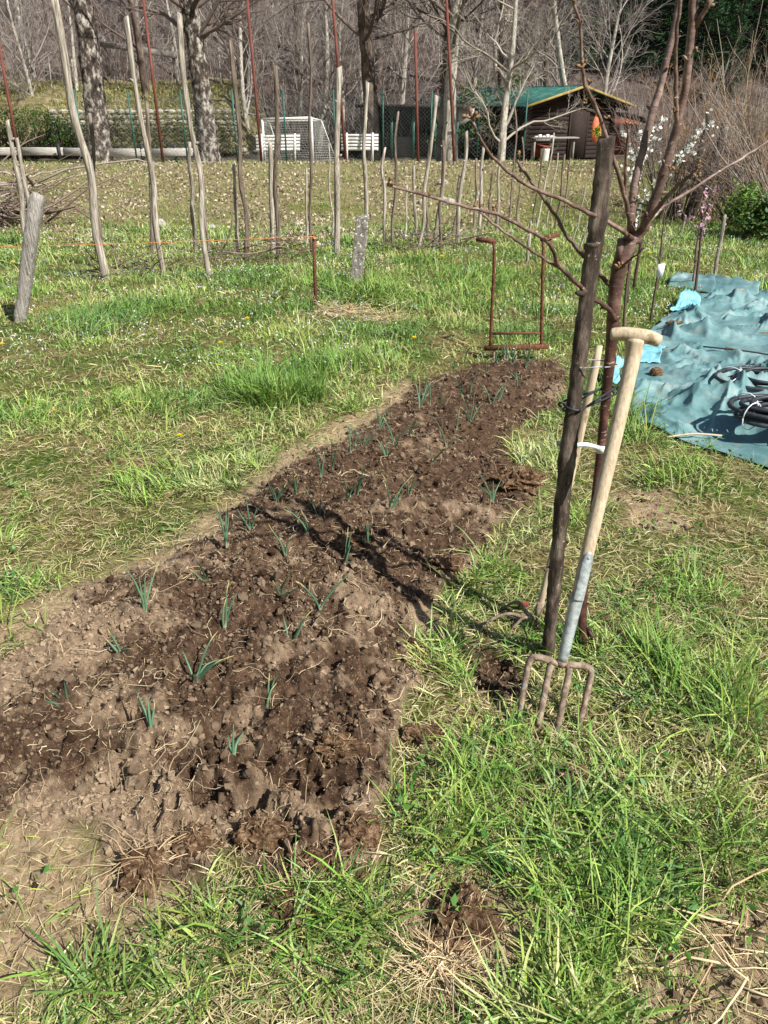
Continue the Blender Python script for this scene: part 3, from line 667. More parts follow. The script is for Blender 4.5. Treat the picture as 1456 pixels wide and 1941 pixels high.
def pole(name, bpx, tpx, wpx, label, cat='pole', group=None, mat='grey_wood', lean=0.0, wob=.012, sides=9, seg=16, cut=.5, r=None, rough=.11, taper=.82, Y=None):
    r = r or np.random.default_rng(int(bpx[0] * 7 + bpx[1] * 13 + tpx[0]))
    b = G(*bpx)
    if Y is not None: b = D(*bpx, Y); b[2] = float(ground_h(b[0], b[1]))
    t = D(tpx[0], tpx[1], b[1] + lean)
    rad = wpx * .66 / 2 / FPX * axial(b)
    n = 6; pts = np.array([b + (t - b) * (i / (n - 1)) for i in range(n)])
    pts[1:-1] += r.normal(0, wob, (n - 2, 3)) * np.array([1, 1, .2]) * np.linalg.norm(t - b) * .8
    pts[0] -= (pts[1] - pts[0]) * .15 / max(.15, np.linalg.norm(pts[1] - pts[0]))
    mb = MB(); prof = np.array([1.12, 1.0, 1.0, .96, .95, .9, .88, .85, taper]) * r.uniform(.9, 1.12, 9); mb.add(*log_mesh(pts, list(rad * prof), sides, r, rough, seg, cut))
    for _ in range(r.integers(1, 4)):                       # snags where side shoots were cut
        i = r.uniform(.25, .9); c = b + (t - b) * i; a = r.random() * 6.28; d = np.array([math.cos(a), math.sin(a), .7])
        mb.add(*tubes(np.array([c, c + d * rad * 1.1, c + d * rad * 1.55]), [rad * .5, rad * .36, rad * .26], 6))
    return tag(build(name, mb, M[mat], base=b), label, cat, group)

# ------------------------------------------------------------------ the young cherry tree with its stake
TY = 2.20
def cherry():
    base = G(1108, 1226); root = thing('cherry_tree', 'young bare cherry tree with reddish bark and swelling buds, tied to a stake', 'tree', base)
    r = np.random.default_rng(23); sc = 2.05 / FPX / 2
    tp = [(1112, 1236, 2.07), (1104, 1180, 2.10), (1106, 1130, 2.12), (1117, 1040, 2.14), (1128, 950, 2.16), (1139, 850, 2.18), (1148, 760, 2.19), (1156, 680, 2.20), (1163, 600, 2.2), (1169, 530, 2.2), (1182, 480, 2.2), (1200, 446, 2.2)]
    path = [D(*p) for p in tp]; mb = MB()
    V, F = log_mesh(path, [w * sc * 1.05 for w in (22, 20, 18, 18, 18, 18, 19, 21, 24, 27, 29, 28)], 14, r, .035, 48); mb.add(V, F)
    for c, w in (((1174, 508), 20), ((1204, 452), 20), ((1160, 596), 10)):   # swellings at the forks
        p = D(*c, 2.195); mb.add(*ellipsoids([p], [[w * sc, w * sc, w * sc * 1.3]], None, 6, 10))
    for a, b2, w in (((1178, 452, 2.19), (1172, 495, 2.19), 14),):           # sawn side stub
        mb.add(*tubes(np.array([D(*b2), D(*a)]), [w * sc * 1.1, w * sc], 10))
    a = D(1112, 1190, 2.09); b2 = G(1128, 1232); mb.add(*tubes(spline([a, (a + b2) / 2 + np.array([.004, -.012, .01]), b2 - np.array([0, 0, .02])], 6), np.linspace(.008, .010, 6), 8))
    build('trunk', mb, M['cherry'], root)
    limbs = {
     'A': ([(1196, 446, 2.2), (1197, 400, 2.2), (1204, 345, 2.21), (1217, 291, 2.22), (1236, 219, 2.23), (1258, 141, 2.24), (1279, 47, 2.25), (1287, 0, 2.26), (1300, -90, 2.27)], 17, 11),
     'B': ([(1204, 456, 2.2), (1222, 430, 2.19), (1239, 385, 2.18), (1263, 313, 2.17), (1285, 235, 2.16), (1303, 141, 2.15), (1312, 47, 2.14), (1313, 0, 2.14), (1313, -90, 2.13)], 20, 13),
     'C': ([(1198, 440, 2.19), (1193, 410, 2.17), (1182, 363, 2.15), (1160, 291, 2.12), (1135, 219, 2.09), (1111, 165, 2.06), (1103, 119, 2.04), (1102, 94, 2.04), (1099, 47, 2.03), (1087, 0, 2.02), (1072, -60, 2.0)], 10, 5),
     'D': ([(1216, 436, 2.18), (1244, 398, 2.14), (1282, 354, 2.1), (1308, 332, 2.08), (1322, 321, 2.07)], 11, 5),
     'E': ([(1222, 428, 2.2), (1262, 390, 2.25), (1300, 366, 2.3), (1345, 338, 2.35), (1407, 298, 2.4), (1456, 268, 2.45), (1520, 230, 2.5)], 7, 4),
     'I': ([(1284, 236, 2.16), (1281, 190, 2.14), (1281, 141, 2.13), (1283, 60, 2.11), (1290, 0, 2.1), (1298, -70, 2.1)], 9, 6),
     'J': ([(1196, 420, 2.19), (1187, 376, 2.16), (1186, 313, 2.13), (1191, 246, 2.1)], 8, 5),
     'G': ([(1198, 452, 2.18), (1157, 423, 2.12), (1106, 398, 2.05), (1063, 379, 1.98), (1000, 351, 1.9), (950, 312, 1.84), (915, 272, 1.8), (897, 232, 1.77)], 9, 5),
     'H': ([(1166, 548, 2.2), (1150, 534, 2.2), (1112, 492, 2.19), (1083, 459, 2.19), (1058, 419, 2.19), (1033, 380, 2.19), (996, 330, 2.19), (981, 303, 2.19)], 9, 5),
     'F': ([(1166, 606, 2.18), (1150, 584, 2.14), (1116, 559, 2.08), (1087, 530, 2.02), (1056, 498, 1.96), (1051, 478, 1.93), (1029, 451, 1.89), (991, 430, 1.84), (939, 405, 1.77), (862, 387, 1.68), (800, 369, 1.62), (735, 350, 1.55)], 10.5, 5),
     'K': ([(1066, 511, 1.98), (1016, 480, 1.95), (983, 459, 1.92), (933, 421, 1.87), (911, 402, 1.85)], 6, 4),
     'L': ([(1176, 506, 2.18), (1198, 490, 2.14), (1222, 470, 2.1)], 5, 3.5)}
    for k, (pts, w0, w1) in limbs.items():
        p = np.array([D(*q) for q in pts]); n = len(pts) * 4; s = np.array([axial(q) for q in spline(p, n)]) / FPX / 2
        path = spline(p, n); path[2:-1] += r.normal(0, .0012, (n - 3, 3)); mb = MB()
        R = np.linspace(w0, w1, n) * s * (1 + r.normal(0, .05, n)); R[0] *= 1.15
        V, F = tubes(path[None], R[None], 9); mb.add(V, F)
        L = np.linalg.norm(path[-1] - path[0])
        for _ in range(int(4 + L * 7)):                      # nodes and short spurs
            i = r.integers(3, n - 1); a = r.random() * 6.28; t = path[i] - path[i - 1]; t /= np.linalg.norm(t)
            o = np.cross(t, np.array([math.cos(a), math.sin(a), .3])); o /= np.linalg.norm(o); o = o * .8 + t * .5
            l = R[i] * r.uniform(1.3, 2.6); mb.add(*tubes(np.array([path[i], path[i] + o * l * .7, path[i] + o * l * 1.1]), [R[i] * .55, R[i] * .4, R[i] * .22], 6))
        build('branch', mb, M['cherry'], root)
    # buds
    mbm = noisy('bud_scales', [(.3, lin('4d3529')), (.5, lin('7d5f45')), (.7, lin('a38e66'))], (150, 150, 150), 1.0, 4, .6, .2, .002, .3)
    clusters = [((895, 224), 1.77, 9, .020, .007), ((735, 350), 1.55, 5, .012, .005), ((808, 372), 1.63, 4, .011, .0045), ((984, 297), 2.19, 5, .016, .007), ((986, 325), 2.19, 5, .012, .006), ((1176, 510), 2.165, 9, .020, .0065),
                ((1105, 128), 2.03, 8, .02, .0055), ((1100, 50), 2.02, 3, .014, .0045), ((1088, 2), 2.01, 3, .012, .005), ((1194, 236), 2.09, 6, .014, .005), ((1322, 318), 2.07, 6, .016, .005), ((1318, 336), 2.06, 6, .016, .005), ((1278, 214), 2.13, 5, .014, .0055),
                ((1322, 98), 2.13, 3, .012, .005), ((1340, 12), 2.12, 7, .022, .0065), ((1150, 224), 2.08, 3, .012, .005), ((1270, 322), 2.14, 4, .012, .005), ((906, 396), 1.74, 5, .011, .005), ((935, 398), 1.77, 5, .012, .005), ((1040, 456), 1.88, 4, .01, .005), ((1112, 195), 2.04, 5, .014, .0045), ((1117, 160), 2.03, 5, .014, .0045)]
    for (c, Y, k, sp, s) in clusters:
        p = D(*c, Y); mb = MB()
        for _ in range(max(2, int(k * .75))):
            a = rand_axes(1, r)[0]; a[2] = a[2] * np.sign(a[2, 2]); off = a[2] * sp * r.uniform(.15, .6)
            mb.add(*tubes(np.array([p, p + off]), [s * .45, s * .4], 6)); mb.add(*ellipsoids([p + off + a[2] * s], [[s * .66, s * .66, s * .95]], a[None], 6, 7))
        build('bud', mb, mbm, root)
    s = np.array([D(1318, 50, 2.14), D(1330, 30, 2.13), D(1342, 12, 2.12), D(1352, -2, 2.11)]); mb = MB(); mb.add(*tubes(s[None], np.array([[.008, .006, .005, .003]]), 7)); build('branch', mb, M['cherry'], root)
cherry()
def stake():
    r = np.random.default_rng(29); b = G(1041, 1240); pts = [b - np.array([0, 0, .15])] + [D(*q) for q in ((1042, 1200, 2.04), (1054, 1080, 2.04), (1072, 900, 2.05), (1084, 800, 2.06), (1101, 660, 2.07), (1119, 520, 2.09), (1136, 400, 2.1), (1150, 260, 2.11))]
    s = 2.05 / FPX / 2; mb = MB()
    V, F = log_mesh(pts, [w * s for w in (33, 32, 31, 29, 29, 31, 30, 33, 37, 35, 31, 30, 30, 32, 30, 30, 33, 33, 32, 32, 31)], 18, r, .05, 90, .25); k_ = V.reshape(90, 18, 3); k_ += r.normal(0, .0011, k_.shape); mb.add(V, F)
    for c, dx in (((1034, 1083), -1), ((1094, 560), -1), ((1060, 1040), -1), ((1128, 470), 1)):
        p = D(*c, 2.03); mb.add(*tubes(np.array([p + np.array([.02 * -dx, .02, 0]), p + np.array([.004 * dx, -.008, .008])]), [.009, .005], 7))
    tag(build('tree_stake', mb, M['dark_bark'], base=b), 'thick dark barked stake standing left of the young cherry tree', 'stake')
stake()

# ------------------------------------------------------------------ digging fork leaning on the tree
def fork():
    tips = [(981, 1372), (1019, 1377), (1056, 1384), (1096, 1380)]; base = G(1040, 1378)
    root = thing('digging_fork', 'four-tined digging fork with pale wooden T handle leaning on the cherry tree', 'fork', base)
    S0 = D(1066, 1252, 1.775); S1 = D(1207, 648, 2.035); ax = S1 - S0; Ltot = np.linalg.norm(ax); ax = ax / Ltot
    side = D(1120, 1270, 1.765) - D(1005, 1252, 1.785); side -= ax * side.dot(ax); side /= np.linalg.norm(side); nrm = np.cross(side, ax)
    if nrm[1] > 0: nrm = -nrm                       # towards the viewer
    def Q(u, v, w=0): return S0 + ax * u + side * v + nrm * w
    # shaft
    n = 30; t = np.linspace(.20, Ltot, n); P = np.array([Q(u, 0, .004 * max(0, math.sin(((u - .36) / (Ltot - .36)) * 3.1)) if u > .36 else 0) for u in t])
    R = np.interp(t, [.14, .22, .36, .5, Ltot - .1, Ltot], [.0165, .0180, .0188, .0195, .0205, .0205]); mb = MB(); mb.add(*tubes(P[None], R[None], 20)); shaft = build('shaft', mb, M['ash'], root)
    # T grip
    gl = D(1157, 634, 2.06); gr = D(1253, 648, 2.015); mid = D(1206, 636, 2.036); k = 40
    path = spline([gl, gl * .5 + mid * .5 + ax * .003, mid, mid * .5 + gr * .5 + ax * .004, gr], k)
    R = np.interp(np.linspace(0, 1, k), [0, .02, .06, .3, .5, .7, .94, .98, 1], [.011, .0155, .0172, .0188, .0202, .0188, .0168, .015, .010]); mb = MB(); mb.add(*tubes(path[None], R[None], 22))
    c = np.linspace(0, 1, 12); c0 = Q(Ltot - .05, 0); mb.add(*tubes((c0[None] * (1 - c[:, None]) + mid[None] * c[:, None])[None], np.interp(c, [0, .25, .5, .75, 1], [.0192, .0207, .0225, .0258, .026])[None] * np.where(c > .85, .6, 1), 22))
    build('grip', mb, M['ash'], root)
    # socket and strap
    t = np.linspace(0, .205, 16); P = np.array([Q(u, 0) for u in t]); R = np.interp(t, [0, .03, .1, .205], [.0145, .0158, .0175, .0192]); mb = MB(); mb.add(*tubes(P[None], R[None], 20)); sk = build('socket', mb, M['galv'], root)
    V = []; nn = 30; ang = np.linspace(-.78, .78, 9)
    for u in np.linspace(.19, .3352, nn):
        f = 1.0 if u < .30 else math.sqrt(max(.02, 1 - ((u - .30) / .0352) ** 2)); rr = .0203
        for a in ang: V.append(Q(u, math.sin(a * f + .1) * rr, math.cos(a * f + .1) * rr))
    idx = np.arange(nn * 9).reshape(nn, 9); q = np.stack([idx[:-1, :-1], idx[:-1, 1:], idx[1:, 1:], idx[1:, :-1]], -1).reshape(-1, 4)
    mb = MB(); mb.add(V, q); st = build('strap', mb, M['galv'], root)
    md = st.modifiers.new('thick', 'SOLIDIFY'); md.thickness = .0022; md.offset = 1
    mb = MB(); mb.add(*ellipsoids([Q(.318, .002, .0225)], [[.0033, .0033, .0033]], None, 6, 8)); build('rivet', mb, M['galv'], sk)
    # head: shoulders and four square tines
    mb = MB(); mb.add(*ellipsoids([Q(-.006, 0)], [[.020, .015, .016]], np.array([[side, nrm, ax]]), 7, 10, .04)); mb.add(*tubes(np.array([Q(-.02, 0), Q(.02, 0)]), [.012, .0148], 12))
    build('neck', mb, M['mud'], root)
    offs = [(-.090, -.024), (-.030, -.022), (.026, -.022), (.088, -.026)]; r = np.random.default_rng(2)
    for i, ((o, dy), tpx) in enumerate(zip(offs, tips)):
        tip = G(*tpx); tip = tip + (tip - Q(-.02, o)) / np.linalg.norm(tip - Q(-.02, o)) * .05
        if i in (0, 3): pts = [Q(-.012, o * .12), Q(-.006, o * .45), Q(-.004, o * .80), Q(-.012, o * .98), Q(-.045, o * 1.03), Q(-.045, o * 1.03) * .5 + tip * .5 + nrm * .004, tip]
        else: pts = [Q(-.004, o), Q(-.03, o * 1.02), Q(-.03, o * 1.02) * .5 + tip * .5 + nrm * .004, tip]
        n = 26; P = spline(pts, n); R = np.linspace(.0108, .0098, n); R[-5:] = np.linspace(.009, .004, 5)
        V, F = tubes(P[None], R[None] * (1 + r.normal(0, .05, (1, n))), 8); mb = MB(); mb.add(V + r.normal(0, .0006, V.shape), F); build('tine', mb, M['mud'], root)
fork()
def hoe():
    base = G(1018, 1176); root = thing('hand_cultivator', 'long pale handled pronged hoe standing behind the dark stake', 'hoe', base)
    a = base + np.array([0, 0, .03]); b = D(1137, 655, 2.30); P = spline([a, a * .5 + b * .5 + np.array([.004, 0, 0]), b], 18)
    mb = MB(); mb.add(*tubes(P[None], np.interp(np.linspace(0, 1, 18), [0, .9, .97, 1], [.0118, .0135, .013, .009])[None], 14)); build('handle', mb, M['ash'], root)
    mb = MB(); d = (b - a) / np.linalg.norm(b - a); mb.add(*tubes(np.array([a - d * .03, a + d * .07]), [.0125, .0142], 12)); build('socket', mb, M['mud'], root)
    for e, m in (((948, 1150), .035), ((905, 1186), .02), ((968, 1186), .01)):
        g = G(*e); mb = MB(); mid = a * .45 + g * .55; mid[2] += m + .02
        s = spline([a, a * .75 + mid * .25 + np.array([-.02, -.005, .004]), mid, g + np.array([0, 0, .004])], 12)
        mb.add(*tubes(s[None], np.linspace(.008, .0045, 12)[None], 7)); build('prong', mb, M['mud'], root)
    mb = MB(); c = G(992, 1150); mb.add(*box(c + np.array([0, 0, .035]), (.035, .012, .02), None, .003)); build('red_clip', mb, M['brick_red'], root)
hoe()
def ties():
    # black rubber tie looping round stake and trunk
    c1 = D(1087, 768, 2.058); c2 = D(1148, 768, 2.19); c2[2] = c1[2] + .004; e = c2 - c1; e[2] = 0; e /= np.linalg.norm(e); f = np.array([-e[1], e[0], 0])
    def loop(r1, r2, dz, tw):
        pts = [c1 + (e * math.cos(q) + f * math.sin(q)) * r1 + [0, 0, dz + tw * math.sin(q)] for q in np.radians(np.linspace(85, 275, 14))] + [c2 + (e * math.cos(q) + f * math.sin(q)) * r2 + [0, 0, dz - tw * math.sin(q)] for q in np.radians(np.linspace(-85, 85, 10))]
        return spline(pts + [pts[0]], 90)
    mb = MB(); mb.add(*tubes(loop(.0285, .020, 0, .006)[None], np.full((1, 90), .0032), 7)); mb.add(*tubes(loop(.0285, .020, -.010, -.006)[None], np.full((1, 90), .003), 7))
    k = D(1072, 768, 2.02); mb.add(*tubes(spline([k, k + np.array([-.012, -.01, .012]), k + np.array([-.02, 0, .002]), k + np.array([-.01, .005, -.006])], 12)[None], np.full((1, 12), .0032), 7))
    tag(build('rubber_tie', mb, M['rubber'], base=c1), 'black rubber tie looped round the stake and the cherry trunk', 'tie')
    # white tape band
    def band(pts, h, name, label):
        P = spline(pts, 40); V = np.concatenate([P + np.array([0, 0, -h / 2]), P + np.array([0, 0, h / 2])]); q = np.array([[i, i + 1, 41 + i - 0, 40 + i] for i in range(39)])
        mb = MB(); mb.add(V, q); o = build(name, mb, M['tape'], base=P[0]); s = o.modifiers.new('thick', 'SOLIDIFY'); s.thickness = .0012; tag(o, label, 'tape')
    band([D(1056, 840, 2.07), D(1066, 843, 2.10), D(1082, 846, 2.11), D(1096, 844, 2.115), D(1110, 843, 2.13), D(1124, 846, 2.15), D(1136, 850, 2.155)], .015, 'white_tape', 'white plastic tape strung between stake and cherry trunk')
    P = D(1141, 850, 2.18); mb = MB(); a = np.linspace(-.2, 6.1, 30); ring = np.array([[P[0] + math.cos(q) * .0165, P[1] + math.sin(q) * .0165, P[2]] for q in a])
    V = np.concatenate([ring + [0, 0, -.013], ring + [0, 0, .013]]); mb.add(V, np.array([[i, i + 1, 31 + i, 30 + i] for i in range(29)])); o = build('white_tree_band', mb, M['tape'], base=P); s = o.modifiers.new('thick', 'SOLIDIFY'); s.thickness = .0015
    tag(o, 'short white band wrapped round the cherry trunk', 'tape')
    c1 = D(1112, 692, 2.07); c2 = D(1152, 690, 2.2); pts = [c1 + [-.02, -.03, 0], c1 + [.03, -.03, .004], c2 + [-.01, -.03, 0], c2 + [.03, 0, -.004], c2 + [0, .03, 0], c1 + [0, .035, .004], c1 + [-.035, 0, 0], c1 + [-.02, -.03, 0]]
    mb = MB(); mb.add(*tubes(spline(pts, 50)[None], np.full((1, 50), .0022), 6)); tag(build('wire_tie', mb, M['string'] if False else M['galv'], base=c1), 'thin twisted wire round stake and trunk above the rubber tie', 'wire')
ties()

# ------------------------------------------------------------------ broadfork standing at the far end of the bed
def broadfork():
    base = G(978, 682); Y = base[1]; root = thing('broadfork', 'rusty two-handled broadfork standing at the far end of the bed', 'fork', base)
    def q(a, b, dy=0): return D(a, b, Y + dy)
    for p in ([(930, 660, 0), (932, 600, .0), (936, 520, .01), (937, 470, .02), (934, 456, .04)], [(1026, 658, 0), (1027, 600, 0), (1029, 520, .01), (1030, 470, .02), (1028, 452, .04)]):
        P = np.array([q(*i) for i in p]); mb = MB(); mb.add(*tubes(spline(P, 18)[None], np.full((1, 18), .013), 8)); build('handle_post', mb, M['rust'], root)
    for a, b in (((903, 453, .07), (940, 458, .03)), ((1026, 454, .03), (1058, 444, .10))):
        mb = MB(); mb.add(*tubes(np.array([q(*a), q(*b)]), [.0175, .0175], 10)); build('hand_grip', mb, M['rust'], root)
    mb = MB(); mb.add(*tubes(np.array([q(932, 632), q(1027, 631)]), [.011, .011], 8)); build('rung', mb, M['rust'], root)
    mb = MB(); mb.add(*bar(q(918, 660), q(1038, 656), .045, .036, bevel=.006)); build('crossbar', mb, M['rust'], root)
    for x in (936, 957, 978, 1000, 1021):
        a = q(x, 662); b = a + np.array([0, -.06, -.19]); mb = MB(); mb.add(*tubes(np.array([a, a * .5 + b * .5 + [0, -.01, 0], b]), [.010, .009, .004], 6)); build('tine', mb, M['mud'], root)
broadfork()

# ------------------------------------------------------------------ near posts, iron stake and string
def near_posts():
    r = np.random.default_rng(31)
    b = G(40, 612); pts = [b - np.array([0, 0, .2]), b, D(46, 560, b[1]), D(54, 490, b[1]), D(62, 430, b[1]), D(72, 372, b[1] + .05)]; s = axial(b) / FPX / 2
    mb = MB(); V, F = log_mesh(pts, [25 * s, 25 * s, 26 * s, 28 * s, 28 * s, 27 * s], 18, r, .07, 40, .5); V = V.reshape(40, 18, 3)
    ctr = V.mean(1, keepdims=True); gro = 1 - .10 * (np.arange(18) % 4 == 1) - .07 * (np.arange(18) % 5 == 2); V = ctr + (V - ctr) * gro[None, :, None]; mb.add(V.reshape(-1, 3), F)
    tag(build('wooden_post', mb, M['split_wood'], base=b), 'thick split grey wooden post leaning at the left edge, string running past it', 'post')
    b = G(673, 540); t = D(688, 408, b[1] + .03); w = 23 / FPX * axial(b); mb = MB(); d = (t - b) / np.linalg.norm(t - b); sd = np.cross(d, [0, 1, 0]); sd /= np.linalg.norm(sd); u = np.cross(sd, d)
    n = 14; V = []
    pr = [(-1, -.9), (-.9, -1), (.9, -1), (1, -.9), (1, .9), (.9, 1), (-.9, 1), (-1, .9)]
    for i in range(n):
        c = b - d * .2 + (t - b + d * .2) * i / (n - 1)
        for x, y in pr: V.append(c + sd * x * w / 2 * (1 + r.normal(0, .025)) + u * y * w / 2 * (1 + r.normal(0, .025)) + d * (r.normal(0, .012) if i == n - 1 else 0))
    idx = np.arange(n * 8).reshape(n, 8); q = np.stack([idx[:-1], np.roll(idx[:-1], -1, 1), np.roll(idx[1:], -1, 1), idx[1:]], -1).reshape(-1, 4); mb.add(V, [q, idx[-1:], idx[:1, ::-1]])
    tag(build('concrete_post', mb, M['concrete'], base=b, smooth=False), 'short square concrete post spotted with pale lichen, tilted in tall grass', 'post')
    b = G(598, 578); t = D(595, 445, b[1]); mb = MB(); mb.add(*tubes(np.array([b - [0, 0, .2], b * .5 + t * .5, t]), [.0185] * 3, 8)); mb.add(*tubes(np.array([t + [-.02, 0, -.01], t + [.025, -.01, 0]]), [.009, .009], 6)); iron = build('iron_stake', mb, M['rust'], base=b)
    tag(iron, 'rusty iron stake holding the orange string at the bed side', 'stake')
    a = t + np.array([0, -.02, -.015]); e = D(-60, 469, a[1] + .3); m = (a + e) / 2 + np.array([0, 0, -.012]); mb = MB(); mb.add(*tubes(spline([a, m, e], 40)[None], np.full((1, 40), .0032), 5))
    for k in range(4): mb.add(*tubes(np.array([a + [-.012, -.012, -.006 * k], a + [.02, -.012, -.006 * k - .003]]), [.003, .003], 5))
    tag(build('guide_string', mb, M['string'], base=a), 'thin orange string stretched from the iron stake to the left', 'string')
near_posts()

# ------------------------------------------------------------------ vine poles
VP = 'vine poles standing in rows across the meadow'
POLES = [  # base px, top px, width px, material, label
 ((203, 531), (102, -14), 24, 'grey_wood', 'longest thick silvery vine pole, slanting left and cut off by the top edge'),
 ((312, 522), (239, 32), 17, 'grey_wood', 'tall knobbly grey vine pole leaning left, second tall pole from the left'),
 ((396, 522), (340, 26), 16, 'grey_wood', 'tall vine pole with pale top standing before the right mottled trunk'),
 ((466, 494), (437, 77), 13, 'brown_wood', 'slim tall vine pole leaning left, just left of the white benches'),
 ((527, 492), (522, 125), 13, 'brown_wood', 'crooked dark brown vine pole crossing the left white bench'),
 ((592, 484), (584, 46), 9, 'brown_wood', 'very thin tall vine pole in front of the goal net'),
 ((639, 484), (643, 127), 17, 'grey_wood', 'thick upright pale vine pole just right of the goal net'),
 ((690, 470), (697, 155), 12, 'grey_wood', 'tall pale vine pole rising behind the lichen-spotted concrete post'),
 ((745, 470), (755, 213), 9, 'brown_wood', 'slim dark vine pole right of the white benches'),
 ((791, 480), (828, 182), 10, 'grey_wood', 'slim pale vine pole tilting right, left one of a leaning pair by the dark shelter'),
 ((822, 470), (850, 191), 12, 'grey_wood', 'pale vine pole tilting right, right one of the leaning pair by the dark shelter'),
 ((835, 476), (840, 266), 8, 'brown_wood', 'thin short pole close behind the right one of the leaning pair'),
 ((866, 466), (884, 250), 12, 'grey_wood', 'pale peeled vine pole left of the hut with the green roof'),
 ((787, 450), (784, 314), 9, 'grey_wood', 'short grey stub pole between the slim dark pole and the leaning pair'),
 ((451, 482), (443, 312), 10, 'grey_wood', 'short grey pole touching the foot of the slim pole left of the benches'),
 ((518, 482), (512, 268), 14, 'grey_wood', 'short thick pale pole standing in front of the left bench'),
 ((372, 480), (360, 270), 11, 'grey_wood', 'shorter bent grey pole beside the right mottled trunk'),
 ((395, 488), (385, 335), 8, 'brown_wood', 'short brown pole half behind the tall pole with the pale top'),
 ((289, 486), (278, 195), 11, 'brown_wood', 'brown pole right behind the tall knobbly leaning pole'),
 ((188, 508), (170, 215), 12, 'brown_wood', 'dark pole behind the longest slanting pole'),
 ((580, 472), (581, 318), 6, 'grey_wood', 'short thin stick left of the very thin tall pole'),
 ((630, 448), (623, 272), 5, 'grey_wood', 'thin stick left of the thick upright pale pole'),
 ((730, 466), (730, 280), 10, 'grey_wood', 'short grey pole at the right end of the right bench'),
 ((908, 436), (917, 278), 9, 'grey_wood', 'grey pole below the left end of the green roof'),
 ((940, 440), (951, 252), 8, 'grey_wood', 'pale slender pole in front of the dark porch'),
 ((964, 436), (975, 198), 6, 'brown_wood', 'very thin tall stick crossing the green roof edge'),
 ((982, 440), (990, 260), 5, 'brown_wood', 'thin stick right of the very thin tall stick by the porch'),
 ((1016, 438), (1050, 252), 5, 'grey_wood', 'thin stick tilting right before the hut table'),
 ((1036, 436), (1058, 290), 6, 'grey_wood', 'short pale stick at the middle of the hut table'),
 ((1052, 438), (1071, 293), 6, 'brown_wood', 'brown stick at the right end of the hut table'),
 ((1000, 500), (1006, 420), 11, 'grey_wood', 'short grey stub inside the broadfork frame'),
 ((1098, 480), (1115, 420), 6, 'grey_wood', 'thin pale peg left of the dark tree stake'),
 ((1290, 450), (1300, 408), 7, 'grey_wood', 'short pale peg below the bare thicket on the right'),
 ((1356, 522), (1374, 408), 12, 'grey_wood', 'grey orchard stake at the right beyond the blue-green sheet'),
 ((1312, 548), (1328, 425), 8, 'brown_wood', 'dark stake beside the pink blossoming sapling'),
 ((1398, 430), (1410, 400), 6, 'grey_wood', 'small tilted peg by the green bush on the right'),
 ((56, 470), (14, 228), 15, 'grey_wood', 'crooked pale pole at the far left edge above the split post'),
 ((70, 455), (32, 262), 13, 'grey_wood', 'thin broken-topped pole between the crooked pole and the split post'),
 ((898, 446), (903, 300), 8, 'brown_wood', 'dark short stick right beside the pale peeled pole'),
 ((925, 430), (934, 318), 6, 'brown_wood', 'low dark stick between the two grey poles below the porch'),
 ((1010, 430), (1032, 280), 6, 'brown_wood', 'dark stick leaning right in front of the hut shelf'),
 ((1066, 428), (1082, 300), 5, 'brown_wood', 'last thin dark stick before the dark tree stake'),
 ((812, 462), (806, 342), 8, 'brown_wood', 'low brown stick inside the leaning pair of poles'),
 ((858, 452), (872, 330), 6, 'brown_wood', 'thin brown stick left of the pale peeled pole'),
 ((768, 452), (772, 350), 6, 'grey_wood', 'low thin stick right of the slim dark pole'),
 ((1086, 470), (1110, 350), 5, 'grey_wood', 'thin leaning stick just left of the dark stake'),
]
for b, t, w, m, lab in POLES:
    pole('vine_pole' if b[0] < 1080 else 'garden_stake', b, t, w, lab, 'pole' if b[0] < 1080 else 'stake', VP if b[0] < 1080 else 'garden stakes on the right', m, wob=.013 if w > 7 else .016, sides=9 if w > 9 else 7, seg=18 if w > 9 else 12)

# ------------------------------------------------------------------ vine prunings and brush piles
def brush(name, px, n, rad, L, label, cat, seed, hgt=.12, col=('5a4a40', '8d7d70'), thick=.006, base_px=None):
    r = np.random.default_rng(seed); b = G(*px); P = np.zeros((n, 5, 3)); a = r.random(n) * 6.283; rr = np.sqrt(r.random(n)) * rad
    P[:, 0] = np.stack([b[0] + np.cos(a) * rr, b[1] + np.sin(a) * rr * .7, b[2] + r.random(n) * hgt], 1)
    az = r.normal(0, .9, n) + np.where(r.random(n) < .5, 0, 3.14); el = r.normal(.15, .3, n); l = L * np.exp(r.normal(0, .3, n))
    for i in range(1, 5):
        P[:, i] = P[:, i - 1] + np.stack([np.cos(az) * np.cos(el), np.sin(az) * np.cos(el), np.sin(el)], 1) * (l / 4)[:, None]; az += r.normal(0, .25, n); el += r.normal(-.08, .2, n)
    P[:, :, 2] = np.maximum(P[:, :, 2], ground_h(P[:, :, 0].ravel(), P[:, :, 1].ravel()).reshape(n, 5) + .01)
    V, F = tubes(P, (thick * np.exp(r.normal(0, .35, n)))[:, None] * np.linspace(1, .5, 5), 5); t = r.random((n, 1))
    mb = MB(); mb.add(V, F, np.repeat(np.array(lin(col[0])) * (1 - t) + np.array(lin(col[1])) * t, 25, 0))
    tag(build(name, mb, M['twig'], base=b, color=True), label, cat)
brush('brush_pile', (20, 428), 90, .9, 1.7, 'pile of cut branches heaped at the left edge', 'branch pile', 101, .45, thick=.014)
brush('brush_pile', (18, 372), 40, .8, 2.2, 'loose long sticks stacked higher up at the left edge', 'branch pile', 102, .5, ('6b5f55', 'a89c90'), .02)
brush('vine_prunings', (215, 528), 26, .35, .55, 'twiggy prunings at the foot of the longest slanting pole', 'prunings', 103)
brush('vine_prunings', (280, 518), 24, .4, .6, 'dark prunings lying left of the knobbly leaning pole', 'prunings', 104)
